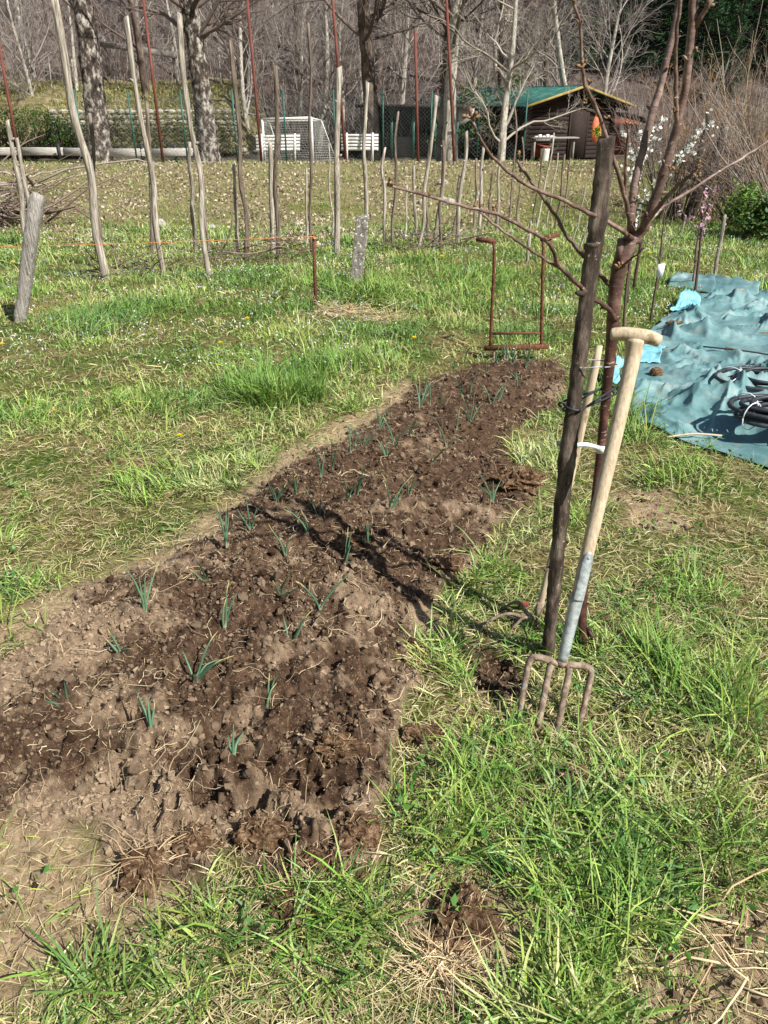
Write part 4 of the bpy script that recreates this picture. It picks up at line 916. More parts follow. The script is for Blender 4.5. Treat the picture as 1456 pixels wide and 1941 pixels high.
brush('vine_prunings', (440, 505), 40, .45, .7, 'prunings tangled round the slim pole left of the benches', 'prunings', 105, .3)
brush('vine_prunings', (535, 500), 50, .3, .5, 'curled prunings heaped by the crooked dark brown pole', 'prunings', 106, .35)
brush('vine_prunings', (800, 480), 46, .4, .55, 'prunings at the feet of the leaning pair of poles', 'prunings', 107, .3)
brush('vine_prunings', (850, 470), 30, .35, .5, 'prunings below the pale peeled pole left of the hut', 'prunings', 108, .3)
brush('straw_heap', (650, 592), 200, .20, .22, 'pale dead straw spread on the hump by the iron stake', 'straw', 109, .03, ('958260', 'cdbb92'), .0028)
brush('straw_heap', (728, 608), 130, .2, .22, 'pale dead straw trailing right of the straw by the iron stake', 'straw', 110, .03, ('958260', 'cdbb92'), .0028)
brush('root_tangle', (830, 1830), 150, .05, .10, 'tangle of pale roots pulled up beside a clod at the bottom', 'roots', 111, .03, ('b59a74', 'e0cda6'), .0011)
brush('dry_stalks', (1340, 1800), 26, .13, .22, 'long dry pale stalks over the bare soil in the lower right corner', 'stalks', 112, .04, ('b59a74', 'e0cda6'), .0022)
brush('root_tangle', (575, 1700), 60, .06, .09, 'roots hanging from the turned sods at the bed front', 'roots', 113, .03, ('9a8060', 'cdb68e'), .0011)
brush('root_tangle', (265, 1650), 40, .05, .10, 'roots trailing over the left end of the front sods', 'roots', 114, .03, ('9a8060', 'cdb68e'), .0012)

# ------------------------------------------------------------------ sods turned over along the bed front
def sods():
    S = [((275, 1655), .055, 'lumpy root-bound sod at the left end of the bed front'), ((372, 1610), .052, 'dark crumbly sod second from the left on the bed front'), ((500, 1600), .062, 'broad dark sod in the middle of the bed front'), ((590, 1640), .05, 'dark split sod right of the middle one on the bed front'),
         ((555, 1730), .048, 'pale upright sod sticking out below the bed front'), ((675, 1590), .058, 'reddish fibrous sod at the right end of the bed front'), ((545, 1500), .05, 'sod beside the dark crack inside the bed front'), ((640, 1440), .05, 'loose sod on the right rim above the fibrous one'), ((800, 1400), .045, 'brown sod in grass left of the fork tines'),
         ((880, 1745), .062, 'smooth brown clod lying alone in the grass below the fork'), ((1085, 1480), .045, 'mossy stone-like clod right below the fork'), ((985, 925), .10, 'cut turf block on the right rim of the bed'), ((850, 1080), .06, 'dark clod on the right rim near the shadow'), ((660, 1060), .045, 'small dark clod in the middle of the bed')]
    r = np.random.default_rng(41)
    for px, s, lab in S:
        b = G(*px); th = np.linspace(0, np.pi, 25); n = 34; ph = r.random(2) * 9; A, Qd = np.meshgrid(th, np.arange(n) / n * 6.283, indexing='ij')
        u = np.stack([np.sin(A) * np.cos(Qd), np.sin(A) * np.sin(Qd), -np.cos(A)], -1); sx, sy = r.uniform(.8, 1.35), r.uniform(.7, 1.1)
        f = 1 + .42 * gn(u[..., 0] * 1.5 + ph[0], u[..., 1] * 1.5 + u[..., 2] * 1.9 + ph[1], 5) + .26 * (np.abs(gn(u[..., 0] * 3.4 + ph[1], u[..., 1] * 3.4 + u[..., 2] * 3, 6)) - .3) + .22 * gn(u[..., 0] * 8, u[..., 1] * 8 + u[..., 2] * 7 + ph[0], 7) + r.normal(0, .035, A.shape)
        V = b + u * f[..., None] * np.array([s * sx, s * sy, s * .62]) + np.array([0, 0, s * .12]); V = V.reshape(-1, 3)
        idx = np.arange(25 * n).reshape(25, n); q = np.stack([idx[:-1], np.roll(idx[:-1], -1, 1), np.roll(idx[1:], -1, 1), idx[1:]], -1).reshape(-1, 4)
        root = thing('sod', lab, 'clod', b, 'turned sods'); mb = MB(); mb.add(V, q); build('earth', mb, M['clod'], root, smooth=False)
        m = 46; k = r.integers(25 * n // 3, 25 * n, m); P0 = V[k]; d = (P0 - b) / s + r.normal(0, .6, (m, 3)); d /= np.linalg.norm(d, axis=1, keepdims=True); P = np.zeros((m, 5, 3)); P[:, 0] = P0 - d * .003; L = s * r.uniform(.2, .75, m)
        for i in range(1, 5): P[:, i] = P[:, i - 1] + d * (L / 4)[:, None]; d = d + r.normal(0, .55, (m, 3)); d[:, 2] -= .3; d /= np.linalg.norm(d, axis=1, keepdims=True)
        P[:, :, 2] = np.maximum(P[:, :, 2], b[2] - s * .2); mb = MB(); t = r.random((m, 1)); VV, FF = tubes(P, np.full((m, 5), .0007) * (1 + .2 * b[1]), 3, False); mb.add(VV, FF, np.repeat(np.array(lin('7d6449')) * (1 - t) + np.array(lin('cdb78f')) * t, 15, 0)); o = build('root_fringe', mb, M['straw'], root, color=True); o['kind'] = 'stuff'
sods()

# ------------------------------------------------------------------ onion seedlings
def onions():
    g = np.array(lin('42654a')); g2 = np.array(lin('7b9a76')); wh = np.array(lin('cdd3b8'))
    om = attrmat('onion_leaf', .45, .4, .15)
    def seedling(r, h, nl, lean, az0, w=1.0):
        mb = MB()
        for i in range(nl):
            kink = int(r.integers(3, 9)) if r.random() < .25 else -1; L = h * r.uniform(.55, 1.1); az = az0 + r.normal(0, .6) if r.random() < .7 else r.random() * 6.28; th = abs(r.normal(lean * .75, .13)); k = 9; P = np.zeros((k, 3)); P[0] = (r.normal(0, .002), r.normal(0, .002), -.02)
            for j in range(1, k): P[j] = P[j - 1] + np.array([math.cos(az) * math.sin(th), math.sin(az) * math.sin(th), math.cos(th)]) * (L + .02) / (k - 1); th += r.normal(.05, .07) * (1 + lean) + (.5 if kink == j else 0)
            R = np.interp(np.linspace(0, 1, k), [0, .15, .6, 1], [.0028, .0034, .0030, .0007]) * w
            V, F = tubes(P[None], R[None], 6); t = np.linspace(0, 1, k)[:, None]; gg = g * (1 - .5 * r.random()) + g2 * .5 * r.random()
            C = np.where(t < .2, wh * (1 - t / .2) + gg * t / .2, gg); C = np.where((t > .8) & (r.random() < .4), np.array(lin('b3a868')), C); mb.add(V, F, np.repeat(C, 6, 0))
        return mb
    BIG = [((432, 1062), 80, 4, .20, 1.9, 'tall onion seedling of four leaves near the left rim, beyond the dry patch'), ((281, 1190), 82, 4, .08, 1.6, 'upright dark onion seedling nearest the left rim grass'), ((429, 1222), 68, 3, .22, .6, 'onion seedling with one bent leaf left of centre'),
           ((607, 1180), 92, 2, .12, 1.5, 'tallest thin onion seedling at bed centre'), ((553, 1250), 62, 3, .42, .8, 'onion seedling with three fanned leaves at bed centre'), ((372, 1316), 80, 6, .5, .6, 'bushy onion seedling with many spread leaves'), ((236, 1272), 42, 3, .75, 2.4, 'short flat onion seedling with drooping leaves'),
           ((507, 1365), 62, 3, .3, 1.2, 'onion seedling with a clear shadow, front right of the bed'), ((138, 1372), 75, 3, 1.05, 2.5, 'onion seedling lying to the left, nearest the left picture edge'), ((296, 1425), 55, 3, .5, 2.0, 'frontmost onion seedling with one leaf fallen forward'), ((443, 1460), 62, 3, .5, 2.2, 'frontmost right onion seedling with a low side leaf')]
    r = np.random.default_rng(43); grp = 'onion seedlings in the bed'
    def put(px, hp, nl, lean, az, lab, mesh=None):
        b = G(*px); h = hp / FPX * axial(b) * 1.32
        o = build('onion_seedling', seedling(r, h, nl, lean, az, 1.25), om, base=np.zeros(3), color=True); o.location = tuple(b); tag(o, lab, 'onion', grp); return o
    for px, hp, nl, lean, az, lab in BIG: put(px, hp, nl, lean, az, lab)
    SM = [(477, 1026), (586, 1039), (543, 1076), (696, 1057), (655, 1095), (394, 1120), (535, 1162), (659, 971), (740, 984), (775, 956), (818, 900), (676, 954), (733, 889), (746, 866), (664, 883), (846, 854), (865, 829), (891, 814), (932, 777), (944, 770), (981, 738), (994, 712), (920, 718), (938, 700), (891, 752), (876, 761), (795, 781), (718, 832), (774, 845), (686, 863), (933, 959), (524, 968), (563, 959), (630, 906), (606, 1000), (805, 758), (816, 765), (970, 705), (1000, 690), (860, 700), (880, 690), (720, 815), (610, 935), (835, 765), (960, 690)]
    BANDS = [(735, 'in the group closest to the broadfork'), (800, 'in the second group below the broadfork'), (870, 'in the rows halfway up the bed'), (935, 'in the rows just beyond the bed middle'), (1010, 'in the rows level with the turf block'), (2000, 'in the rows by the fork shadow')]
    ORD = ['first', 'second', 'third', 'fourth', 'fifth', 'sixth', 'seventh', 'eighth', 'ninth', 'tenth', 'eleventh', 'twelfth', 'thirteenth', 'fourteenth']
    for px in SM:
        bi = [i for i, (lim, _) in enumerate(BANDS) if px[1] < lim][0]; same = sorted(q[0] + q[1] * .001 for q in SM if [i for i, (lim, _) in enumerate(BANDS) if q[1] < lim][0] == bi)
        lab = ORD[same.index(px[0] + px[1] * .001)] + ' small onion seedling from the left ' + BANDS[bi][1]
        put(px, 54 - max(0, (1000 - px[1])) * .05, int(r.integers(2, 5)), .22, r.random() * 6.28, lab)
onions()

def dandelions():
    m = attrmat('dandelion', .6, .2, .2); grp = 'dandelions in bloom'; r = np.random.default_rng(47)
    L = [((9, 672), 'dandelion at the left edge below the split post'), ((420, 664), 'dandelion in the meadow centre left, on open grass'), ((108, 800), 'dandelion on the strawy patch at lower left of the meadow'), ((343, 840), 'dandelion nearest the bed, on its left'), ((785, 660), 'dandelion near the far end of the bed'), ((470, 616), 'dandelion between the iron stake and the left post'),
         ((838, 496), 'dandelion in front of the vine prunings right of the concrete post'), ((27, 508), 'dandelion beside the split post, behind it'), ((1230, 490), 'dandelion behind the cherry trunk on the right')]
    for px, lab in L:
        b = G(*px); s = 5.2 / FPX * axial(b); mb = MB(); top = b + np.array([0, 0, .06 + .3 * s]); mb.add(*tubes(np.array([b, top]), [.002, .002], 5), lin('7f8f55'))
        n = 34; a = np.arange(n) * 2.4; el = np.linspace(1.45, .15, n); d = np.stack([np.cos(a) * np.cos(el), np.sin(a) * np.cos(el), np.sin(el) * .6], 1); sd = np.stack([-np.sin(a), np.cos(a), np.zeros(n)], 1) * s * .16
        tip = top + d * s; V = np.stack([np.broadcast_to(top, (n, 3)), tip - sd, tip + sd + d * s * .05], 1); mb.add(V.reshape(-1, 3), np.arange(n * 3).reshape(n, 3), lin('ffe312'))
        tag(build('dandelion', mb, m, base=b, color=True, smooth=False), lab, 'flower', grp)
dandelions()
def tussock():
    r = np.random.default_rng(53); p = GB(535, 762); k = 60; an = r.random(k) * 6.283; rr = np.sqrt(r.random(k)) * .20; mb = MB()
    tufts(mb, p[0] + np.cos(an) * rr * 1.3, p[1] + np.sin(an) * rr * .8, np.full(k, 24), np.full(k, .22), np.full(k, .0052), r, np.full(k, .03), hues(k, r, dict(deep=2, fresh=4, yel=1)), (.25, 1.05), .10)
    tag(build('grass_tussock', mb, M['blade'], base=np.array([p[0], p[1], float(ground_h(p[0], p[1]))]), color=True), 'big round tussock of long grass left of the bed', 'grass tuft')
tussock()

# ------------------------------------------------------------------ ground-cover sheet with hoses
_tr = np.random.default_rng(77); _tc = GB(1420, 690)
CREASE = [(_tc[0] + _tr.uniform(-1.4, 1.5), _tc[1] + _tr.uniform(-1.8, 3.0), _tr.uniform(0, 3.14), _tr.uniform(.08, .26) if _tr.random() < .75 else _tr.uniform(.4, .9), _tr.uniform(.012, .045), _tr.uniform(.018, .072) * (1 if _tr.random() < .72 else -.7)) for _ in range(640)]
def tarp_z(x, y, F=None):
    x = np.asarray(x, float); y = np.asarray(y, float); z = .030 * gn(x * 1.1, y * 1.1, 87) + .016 * gn(x * 2.7, y * 2.7, 88) - .03 + .006 * gn(x * 9, y * 9, 90)
    for cx, cy, th, ln, w, h in CREASE:
        s = (x - cx) * math.cos(th) + (y - cy) * math.sin(th); d = -(x - cx) * math.sin(th) + (y - cy) * math.cos(th) + .05 * np.sin(s * 4 + cx * 9)
        z = z + h * np.exp(-(s / ln) ** 2) * np.exp(-np.abs(d) / np.where(d > 0, w, w * 2.2))
    return z
def tarp():
    Lp = spline([GB(*q) for q in TARP_L], 190); Rp = spline([GB(*q) for q in TARP_R], 190); nt = 220; t = np.linspace(0, 1, nt)[None, :, None]
    XY = Lp[:, None] * (1 - t) + Rp[:, None] * t; x = XY[..., 0]; y = XY[..., 1]
    x = x + .03 * fbm(x * 3, y * 3, 91, 2); y = y + .04 * fbm(x * 2.3 + 5, y * 2.3, 92, 2)
    g = base_h(x, y) + fbm(x * .9, y * .9, 11, 3) * .035
    e = np.minimum.reduce([np.linspace(0, 1, 190)[:, None] * 8 + 0 * x, (1 - np.linspace(0, 1, 190))[:, None] * 8 + 0 * x, t[..., 0] * 14 + 0 * x]); e = np.clip(e, 0, 1)
    z = g + .022 + (lambda q: np.where(q > 0, q, q * .35))(tarp_z(x, y)) * (.35 + .65 * e)
    b = GB(1400, 760); root = thing('ground_sheet', 'wrinkled blue-green ground cover sheet spread on the grass at right', 'tarp', b)
    idx = np.arange(190 * nt).reshape(190, nt); q = np.stack([idx[:-1, :-1], idx[:-1, 1:], idx[1:, 1:], idx[1:, :-1]], -1).reshape(-1, 4)
    mb = MB(); mb.add(np.stack([x, y, z], -1).reshape(-1, 3), q); o = build('sheet', mb, M['tarp'], root); s = o.modifiers.new('thick', 'SOLIDIFY'); s.thickness = .003
    def flap(corners, lift, mat, name, seed):
        c = [GB(*q) for q in corners]; n = 24; u = np.linspace(0, 1, n); U, W = np.meshgrid(u, u); P = (c[0][None, None] * ((1 - U) * (1 - W))[..., None] + c[1][None, None] * (U * (1 - W))[..., None] + c[2][None, None] * (U * W)[..., None] + c[3][None, None] * ((1 - U) * W)[..., None])
        x, y = P[..., 0], P[..., 1]; z = base_h(x, y) + fbm(x * .9, y * .9, 11, 3) * .035 + .03 + np.maximum(0, tarp_z(x, y)) + lift * (np.sin(W * 3.14) * .8 + .35 * np.abs(gn(U * 3 + seed, W * 2.5, 3)))
        P = np.stack([x + .03 * gn(U * 2, W * 3, seed), y + .03 * gn(U * 3, W * 2, seed + 1), z], -1)
        idx = np.arange(n * n).reshape(n, n); q = np.stack([idx[:-1, :-1], idx[:-1, 1:], idx[1:, 1:], idx[1:, :-1]], -1).reshape(-1, 4); mb = MB(); mb.add(P.reshape(-1, 3), q)
        o = build(name, mb, mat, root); s = o.modifiers.new('thick', 'SOLIDIFY'); s.thickness = .003; return o
    for c, l, sd in (([(1268, 598), (1318, 600), (1326, 578), (1306, 562)], .05, 3), ([(1205, 692), (1252, 690), (1256, 660), (1214, 656)], .03, 5), ([(1158, 745), (1176, 730), (1178, 700), (1162, 705)], .03, 7)):
        f = flap(c, l, M['cyan'], 'turned_flap', sd); f['label'] = 'bright cyan underside of the turned sheet edge'
    flap([(1264, 547), (1350, 560), (1436, 562), (1440, 552)][:2] + [(1360, 528), (1288, 522)], .11, M['tarp'], 'rolled_edge', 11)
    flap([(1350, 560), (1436, 566), (1438, 546), (1350, 528)], .10, M['tarp'], 'rolled_edge', 13)
    def zt(p): return float(base_h(p[0], p[1])) + .025 + max(0, float(tarp_z(p[0], p[1])))
    def coil(px, rad, turns, thick, lab, seed, tilt=.25):
        r = np.random.default_rng(seed); c = GB(*px); c[2] = zt(c); root = thing('hose_coil', lab, 'hose', c, 'coiled black irrigation hoses'); n = turns * 26; a = np.linspace(0, turns * 6.283, n)
        rr = rad * (1 - .38 * np.abs(np.sin(a * .13 + 1))) * (1 + .10 * np.sin(a * .37 + seed) + .06 * np.sin(a * 1.31 + seed)); lift = thick * 1.6 * (np.arange(n) / n) * turns * .55 + thick
        P = np.stack([c[0] + np.cos(a) * rr * 1.25 + .02 * np.sin(a * .31), c[1] + np.sin(a) * rr * .9, c[2] + lift + .02 * np.sin(a * .5 + 1)], 1)
        P = np.concatenate([[P[0] + [-rad * .25, -rad * .7, .0]], P]); mb = MB(); mb.add(*tubes(P[None], np.full((1, len(P)), thick), 8)); build('hose', mb, M['rubber'], root)
        for q in (2.4, 3.6, 4.6):
            p0 = c + np.array([math.cos(q) * rad * 1.05, math.sin(q) * rad * .76, lift[-1] * .55]); d = np.array([math.cos(q), math.sin(q), 0]); k = np.linspace(0, 6.283, 16)
            P = np.array([p0 + d * math.cos(w) * rad * .36 + np.array([0, 0, 1]) * math.sin(w) * lift[-1] * .62 for w in k]); mb = MB(); mb.add(*tubes(P[None], np.full((1, 16), .0035), 5)); build('white_cord', mb, M['tape'], root)
    coil((1450, 748), .26, 9, .0125, 'black hose coil lying further back on the sheet', 61); coil((1465, 830), .20, 10, .0135, 'black hose coil lying nearest on the sheet', 62)
    def stick(a, b, rad, mat, lab, nm='stick'):
        p, q = GB(*a), GB(*b); p[2] = zt(p) + rad; q[2] = zt(q) + rad; mb = MB(); mb.add(*tubes(spline([p, (p + q) / 2 + [0, .01, .012], q], 12)[None], np.full((1, 12), rad), 6)); tag(build(nm, mb, M[mat], base=p), lab, 'stick')
    stick((1330, 672), (1520, 692), .007, 'rubber', 'thin dark rod lying across the sheet'); stick((1262, 838), (1366, 835), .006, 'ash', 'pale cane at the front edge of the sheet')
    def rock(px, s, lab, mat='stone', cat='stone'):
        p = GB(*px); p[2] = zt(p) + s[2] * .3; mb = MB(); mb.add(*ellipsoids([p], [s], rand_axes(1)[:1] * 0 + np.eye(3)[None], 8, 12, .07)); tag(build('stone', mb, M[mat], base=p), lab, cat)
    rock((1402, 558), (.09, .04, .035), 'pale oblong stone weighting the far roll of the sheet'); rock((1243, 715), (.05, .045, .04), 'brown stone weighting the sheet behind the fork handle', 'clod'); rock((1275, 632), (.09, .02, .02), 'flat brown bark piece on the sheet', 'clod', 'bark')
tarp()

# ------------------------------------------------------------------ plateau: red net poles, fence, rail, benches, goal
def on(px, py, Y):
    p = D(px, py, Y); p[2] = float(ground_h(p[0], p[1])); return p
def red_poles():
    L = [((28, 262), (-6, 60), 28, 'rusty red net pole at the far left edge'), ((309, 305), (268, -30), 28, 'rusty red net pole between the two mottled trunks'), ((497, 314), (466, -30), 28, 'rusty red net pole at the left end of the left bench'), ((657, 322), (628, -30), 28, 'rusty red net pole at the left end of the right bench'), ((793, 324), (787, 60), 28, 'rusty red net pole before the dark shelter'), ((862, 322), (846, -10), 28, 'rusty red net pole beside the pale double trunk')]
    for b, t, Y, lab in L:
        p = on(*b, Y); q = D(*t, Y); mb = MB(); mb.add(*tubes(np.array([p - [0, 0, .2], p * .5 + q * .5, q]), [.046, .045, .043], 10)); mb.add(*ellipsoids([q], [[.044, .044, .03]], None, 4, 8))
        tag(build('net_pole', mb, M['red_pipe'], base=p), lab, 'pole', 'red net poles')
red_poles()
def fence():
    p0 = on(150, 300, 28.6); p1 = on(1000, 318, 30.5); root = thing('chain_link_fence', 'chain-link fence on thin green posts along the top of the bank', 'fence', p0); d = p1 - p0; L = np.hypot(d[0], d[1]); d /= L; H = 2.2
    n = int(L / .13); s = np.linspace(0, L, n); zb = np.array([float(ground_h(*(p0 + d * q)[:2])) for q in s]) + .03; mb = MB()
    for sg in (1, -1):
        a = s; b = np.clip(s + sg * H, 0, L); A = np.stack([p0[0] + d[0] * a, p0[1] + d[1] * a, zb], 1); zt = np.interp(b, s, zb) + np.abs(b - a); B = np.stack([p0[0] + d[0] * b, p0[1] + d[1] * b, zt], 1); k = np.abs(b - a) > .05
        mb.add(*tubes(np.stack([A, B], 1)[k], np.full((k.sum(), 2), .0028), 3, False))
    o = build('wire_mesh', mb, M['wire'], root); o['kind'] = 'stuff'
    for q in np.linspace(.2, L - .2, 10):
        c = p0 + d * q; c[2] = float(ground_h(c[0], c[1])); mb = MB(); mb.add(*tubes(np.array([c, c + [0, 0, H + .15]]), [.028, .028], 8)); build('post', mb, M['green_steel'], root)
fence()
def guard_rail():
    p0 = on(-40, 290, 32); p1 = on(372, 300, 31.2); root = thing('guard_rail', 'low pale timber guard rail on dark posts beside the road', 'guard rail', p0); n = 5
    for i in range(n):
        a = p0 + (p1 - p0) * (i / n); b = p0 + (p1 - p0) * ((i + 1) / n - .004); a[2] = float(ground_h(*a[:2])) + .42; b[2] = float(ground_h(*b[:2])) + .42
        mb = MB(); mb.add(*bar(a, b, .09, .27, bevel=.02)); build('rail', mb, M['pole_pale'], root)
    for px in (42, 115, 272, 334):
        c = on(px, 296, 31.5); mb = MB(); mb.add(*box(c + [0, -.10, .33], (.12, .10, .75), None, .015)); build('post', mb, M['black'], root)
guard_rail()
def bench(px0, px1, Y, lab, dy):
    a = on(px0, 314, Y); b = on(px1, 314, Y + dy); a[2] = b[2] = min(a[2], b[2]) + .05; root = thing('park_bench', lab, 'bench', a, 'white park benches'); d = b - a; L = np.linalg.norm(d); d /= L; back = np.array([-d[1], d[0], 0])   # away from the viewer: the seat
    for k in range(5):
        z = .50 + .105 * k; o = -.02 * k; mb = MB(); p = a + back * o + [0, 0, z]; mb.add(*bar(p - d * .08, p + d * (L + .08), .03, .075, bevel=.008)); build('back_slat', mb, M['white'], root)
    for k in range(4):
        p = a + back * (.10 + .11 * k) + [0, 0, .45]; mb = MB(); mb.add(*bar(p - d * .08, p + d * (L + .08), .085, .03, bevel=.008)); build('seat_slat', mb, M['white'], root)
    for s in (.12, L - .12):
        p = a + d * s; mb = MB(); mb.add(*bar(p + back * .03 - [0, 0, .1], p - back * .10 + [0, 0, 1.0], .06, .06, d, .01)); mb.add(*bar(p + back * .45 - [0, 0, .1], p + back * .42 + [0, 0, .43], .06, .06, d, .01)); mb.add(*bar(p + back * .02 + [0, 0, .40], p + back * .48 + [0, 0, .42], .05, .05)); build('leg', mb, M['white'], root)
bench(492, 566, 29.6, 'white slatted bench on the left, behind the goal net', .6); bench(652, 713, 29.6, 'white slatted bench on the right of the goal net', .1)
def goal():
    Y = 30.6; A = on(503, 314, Y); B = on(594, 318, Y - .4); C = on(535, 312, Y + 1.9); E = on(640, 312, Y + 1.3); root = thing('goal', 'small white football goal with hanging net behind the benches', 'goal', A)
    zt = D(500, 226, Y)[2]; At = A.copy(); At[2] = zt; Bt = B.copy(); Bt[2] = zt + .05; Ct = A * .62 + C * .38; Ct[2] = zt - .08; Et = B * .62 + E * .38; Et[2] = zt - .04
    for p, q in ((A, At), (B, Bt), (At, Bt)): mb = MB(); mb.add(*tubes(np.array([p, q]), [.045, .045], 10)); build('goalpost', mb, M['white'], root)
    for p, q in ((At, Ct), (Bt, Et), (Ct, Et), (Ct, C), (Et, E)): mb = MB(); mb.add(*tubes(np.array([p, q]), [.022, .022], 8)); build('stay', mb, M['white'], root)
    mb = MB()
    def panel(a, b, c, e, n, m):
        for i in range(n + 1):
            t = i / n; p = a * (1 - t) + b * t; q = e * (1 - t) + c * t; k = np.linspace(0, 1, 6)[:, None]; s = p * (1 - k) + q * k; s[:, 2] -= .03 * np.sin(k[:, 0] * 3.14); mb.add(*tubes(s[None], np.full((1, 6), .004), 3, False))
        for i in range(m + 1):
            t = i / m; p = a * (1 - t) + e * t; q = b * (1 - t) + c * t; mb.add(*tubes(np.array([p, q]), [.004, .004], 3, False))
    panel(C, E, Et, Ct, 20, 18); panel(At, Bt, Et, Ct, 20, 6); panel(B, E, Et, Bt, 12, 18); panel(A, C, Ct, At, 12, 18); o = build('net', mb, M['net'], root); o['kind'] = 'stuff'
goal()

# ------------------------------------------------------------------ hut with green roof, and the dark shelter beside it
def hut():
    C0 = on(992, 322, 35.0); root = thing('garden_hut', 'dark plank hut with green sheet roof and yellow gable boards', 'hut', C0); z0 = C0[2]
    w = np.array([.90, .44, 0]); w /= np.linalg.norm(w); l = np.array([-.46, .89, 0]); l /= np.linalg.norm(l); W = 4.5; Ls = 7.2; up = np.array([0, 0, 1.0])
    ze = D(1016, 196, 35.0)[2]; zr = D(1106, 168, 35.8)[2] + .05
    def Q(u, v, z): return np.array([C0[0], C0[1], 0]) + w * u + l * v + up * z
    # gable wall of horizontal boards
    nb = 13; h = (ze - z0) / nb
    for k in range(nb): mb = MB(); mb.add(*bar(Q(0, 0, z0 + h * (k + .5)), Q(W, 0, z0 + h * (k + .5)), .06, h * .93, bevel=.015)); build('board', mb, M['dark_board'], root)
    zr_w = zr - .12
    mb = MB(); V = [Q(0, -.02, ze), Q(W, -.02, ze), Q(W / 2, -.02, zr_w), Q(0, .05, ze), Q(W, .05, ze), Q(W / 2, .05, zr_w)]; mb.add(V, [np.array([[0, 1, 2], [5, 4, 3]]), np.array([[0, 3, 4, 1], [1, 4, 5, 2], [2, 5, 3, 0]])]); build('gable', mb, M['dark_board'], root)
    for (u0, v0, u1, v1) in ((W, 0, W, Ls), (0, Ls, W, Ls), (.9, 2.0, .9, Ls)):
        mb = MB(); a = Q(u0, v0, (z0 + ze) / 2 - .1); b = Q(u1, v1, (z0 + ze) / 2 - .1); mb.add(*bar(a, b, .06, ze - z0 + .15)); build('wall', mb, M['dark_board'], root)
    for v in (.05, 2.4, 4.8, Ls - .05):
        mb = MB(); mb.add(*box((Q(0, v, (z0 + ze) / 2)), (.16, .16, ze - z0), np.array([w, l, up]), .02)); build('porch_post', mb, M['dark_board'], root)
    mb = MB(); mb.add(*bar(Q(0, 0, ze - .06), Q(0, Ls, ze - .06), .1, .14)); build('eave_beam', mb, M['dark_board'], root)
    # roof: corrugated sheets, each a piece
    ov = .55; ovg = .6; rise = (zr - ze) / (W / 2)
    def slope(sgn):
        ns = 9
        for k in range(ns):
            v0 = -ovg + (Ls + ovg + .4) * k / ns; v1 = -ovg + (Ls + ovg + .4) * (k + 1) / ns; n = 17; V = []
            for i in range(n):
                v = v0 + (v1 - v0 + .04) * i / (n - 1); c = .018 * math.cos(i * math.pi / 2 * 1.0) + (.006 if k % 2 else 0)
                V.append(Q(W / 2 + sgn * (-.02), v, zr + .05 + c)); u = W / 2 + sgn * (W / 2 + ov); V.append(Q(u, v, ze - rise * ov + .05 + c))
            q = np.array([[2 * i, 2 * i + 2, 2 * i + 3, 2 * i + 1] for i in range(n - 1)]); mb = MB(); mb.add(V, q); o = build('roof_sheet', mb, M['green_roof'], root); s = o.modifiers.new('thick', 'SOLIDIFY'); s.thickness = .02
    slope(-1); slope(1)
    for sgn in (-1, 1):
        a = Q(W / 2, -ovg - .03, zr + .03); b = Q(W / 2 + sgn * (W / 2 + ov), -ovg - .03, ze - rise * ov + .03); mb = MB(); mb.add(*bar(a, b, .05, .085, bevel=.01)); build('gable_board', mb, M['yellow'], root)
        a = Q(W / 2, -.3, zr - .12); b = Q(W / 2 + sgn * (W / 2 + ov - .1), -.3, ze - rise * ov - .1); mb = MB(); mb.add(*bar(a, b, .08, .12)); build('rafter', mb, M['dark_board'], root)
    mb = MB(); mb.add(*bar(Q(W / 2, -ovg, zr - .1), Q(W / 2, Ls, zr - .1), .1, .14)); build('ridge_beam', mb, M['dark_board'], root)
    # doorway, door frame, side lean-to
    mb = MB(); a = Q(2.6, -.05, z0 + 1.0); mb.add(*box(a, (.85, .05, 1.95), np.array([w, l, up]))); dr = build('door', mb, M['dark_board'], root)
    for u in (2.14, 3.06): mb = MB(); mb.add(*box(Q(u, -.06, z0 + 1.0), (.08, .06, 2.0), np.array([w, l, up]), .01)); build('door_frame', mb, M['dark_board'], dr)
    mb = MB(); mb.add(*box(Q(W + 1.0, .6, z0 + .75), (2.0, .06, 1.5), np.array([w, l, up]))); build('side_screen', mb, M['brick_red'], root)
    mb = MB(); mb.add(*bar(Q(W - .1, -.3, ze - .35), Q(W + 2.2, -.1, ze - .75), 1.1, .05)); build('lean_to_roof', mb, M['dark_board'], root)
    # oval sign
    c = D(1131, 243, 34.0); k = np.arange(20) / 20 * 6.283; wd = .24; ht = .52; V = [c + w * math.cos(q) * wd + up * math.sin(q) * ht + l * dd for dd in (-.03, .03) for q in k]
    mb = MB(); mb.add(V, [np.array([[i, (i + 1) % 20, 20 + (i + 1) % 20, 20 + i] for i in range(20)]), np.array([range(20)])[:, ::-1], np.array([range(20, 40)])]); sg = build('oval_plaque', mb, M['orange'], base=c); tag(sg, 'orange oval plaque hanging at the hut gable', 'plaque')
    mb = MB(); r = np.random.default_rng(3); pts = c + w * r.normal(0, .09, (60, 1)) + up * (r.normal(-.1, .09, (60, 1))) - l * .06; leaf_cards(mb, pts, np.full(60, .06), np.tile(lin('7f9a2e'), (60, 1)), r); build('leaf_motif', mb, M['blade'], sg, color=True, smooth=False)
    # table, bucket, crates by the wall
    t0 = on(1005, 322, 33.6); t = thing('work_table', 'rough plank table standing before the hut wall', 'table', t0); 
    for k in range(3): mb = MB(); p = t0 + [0, .25 * k, .85]; mb.add(*bar(p, p + [1.9, .5, 0], .22, .05, bevel=.01)); build('plank', mb, M['board_grey'], t)
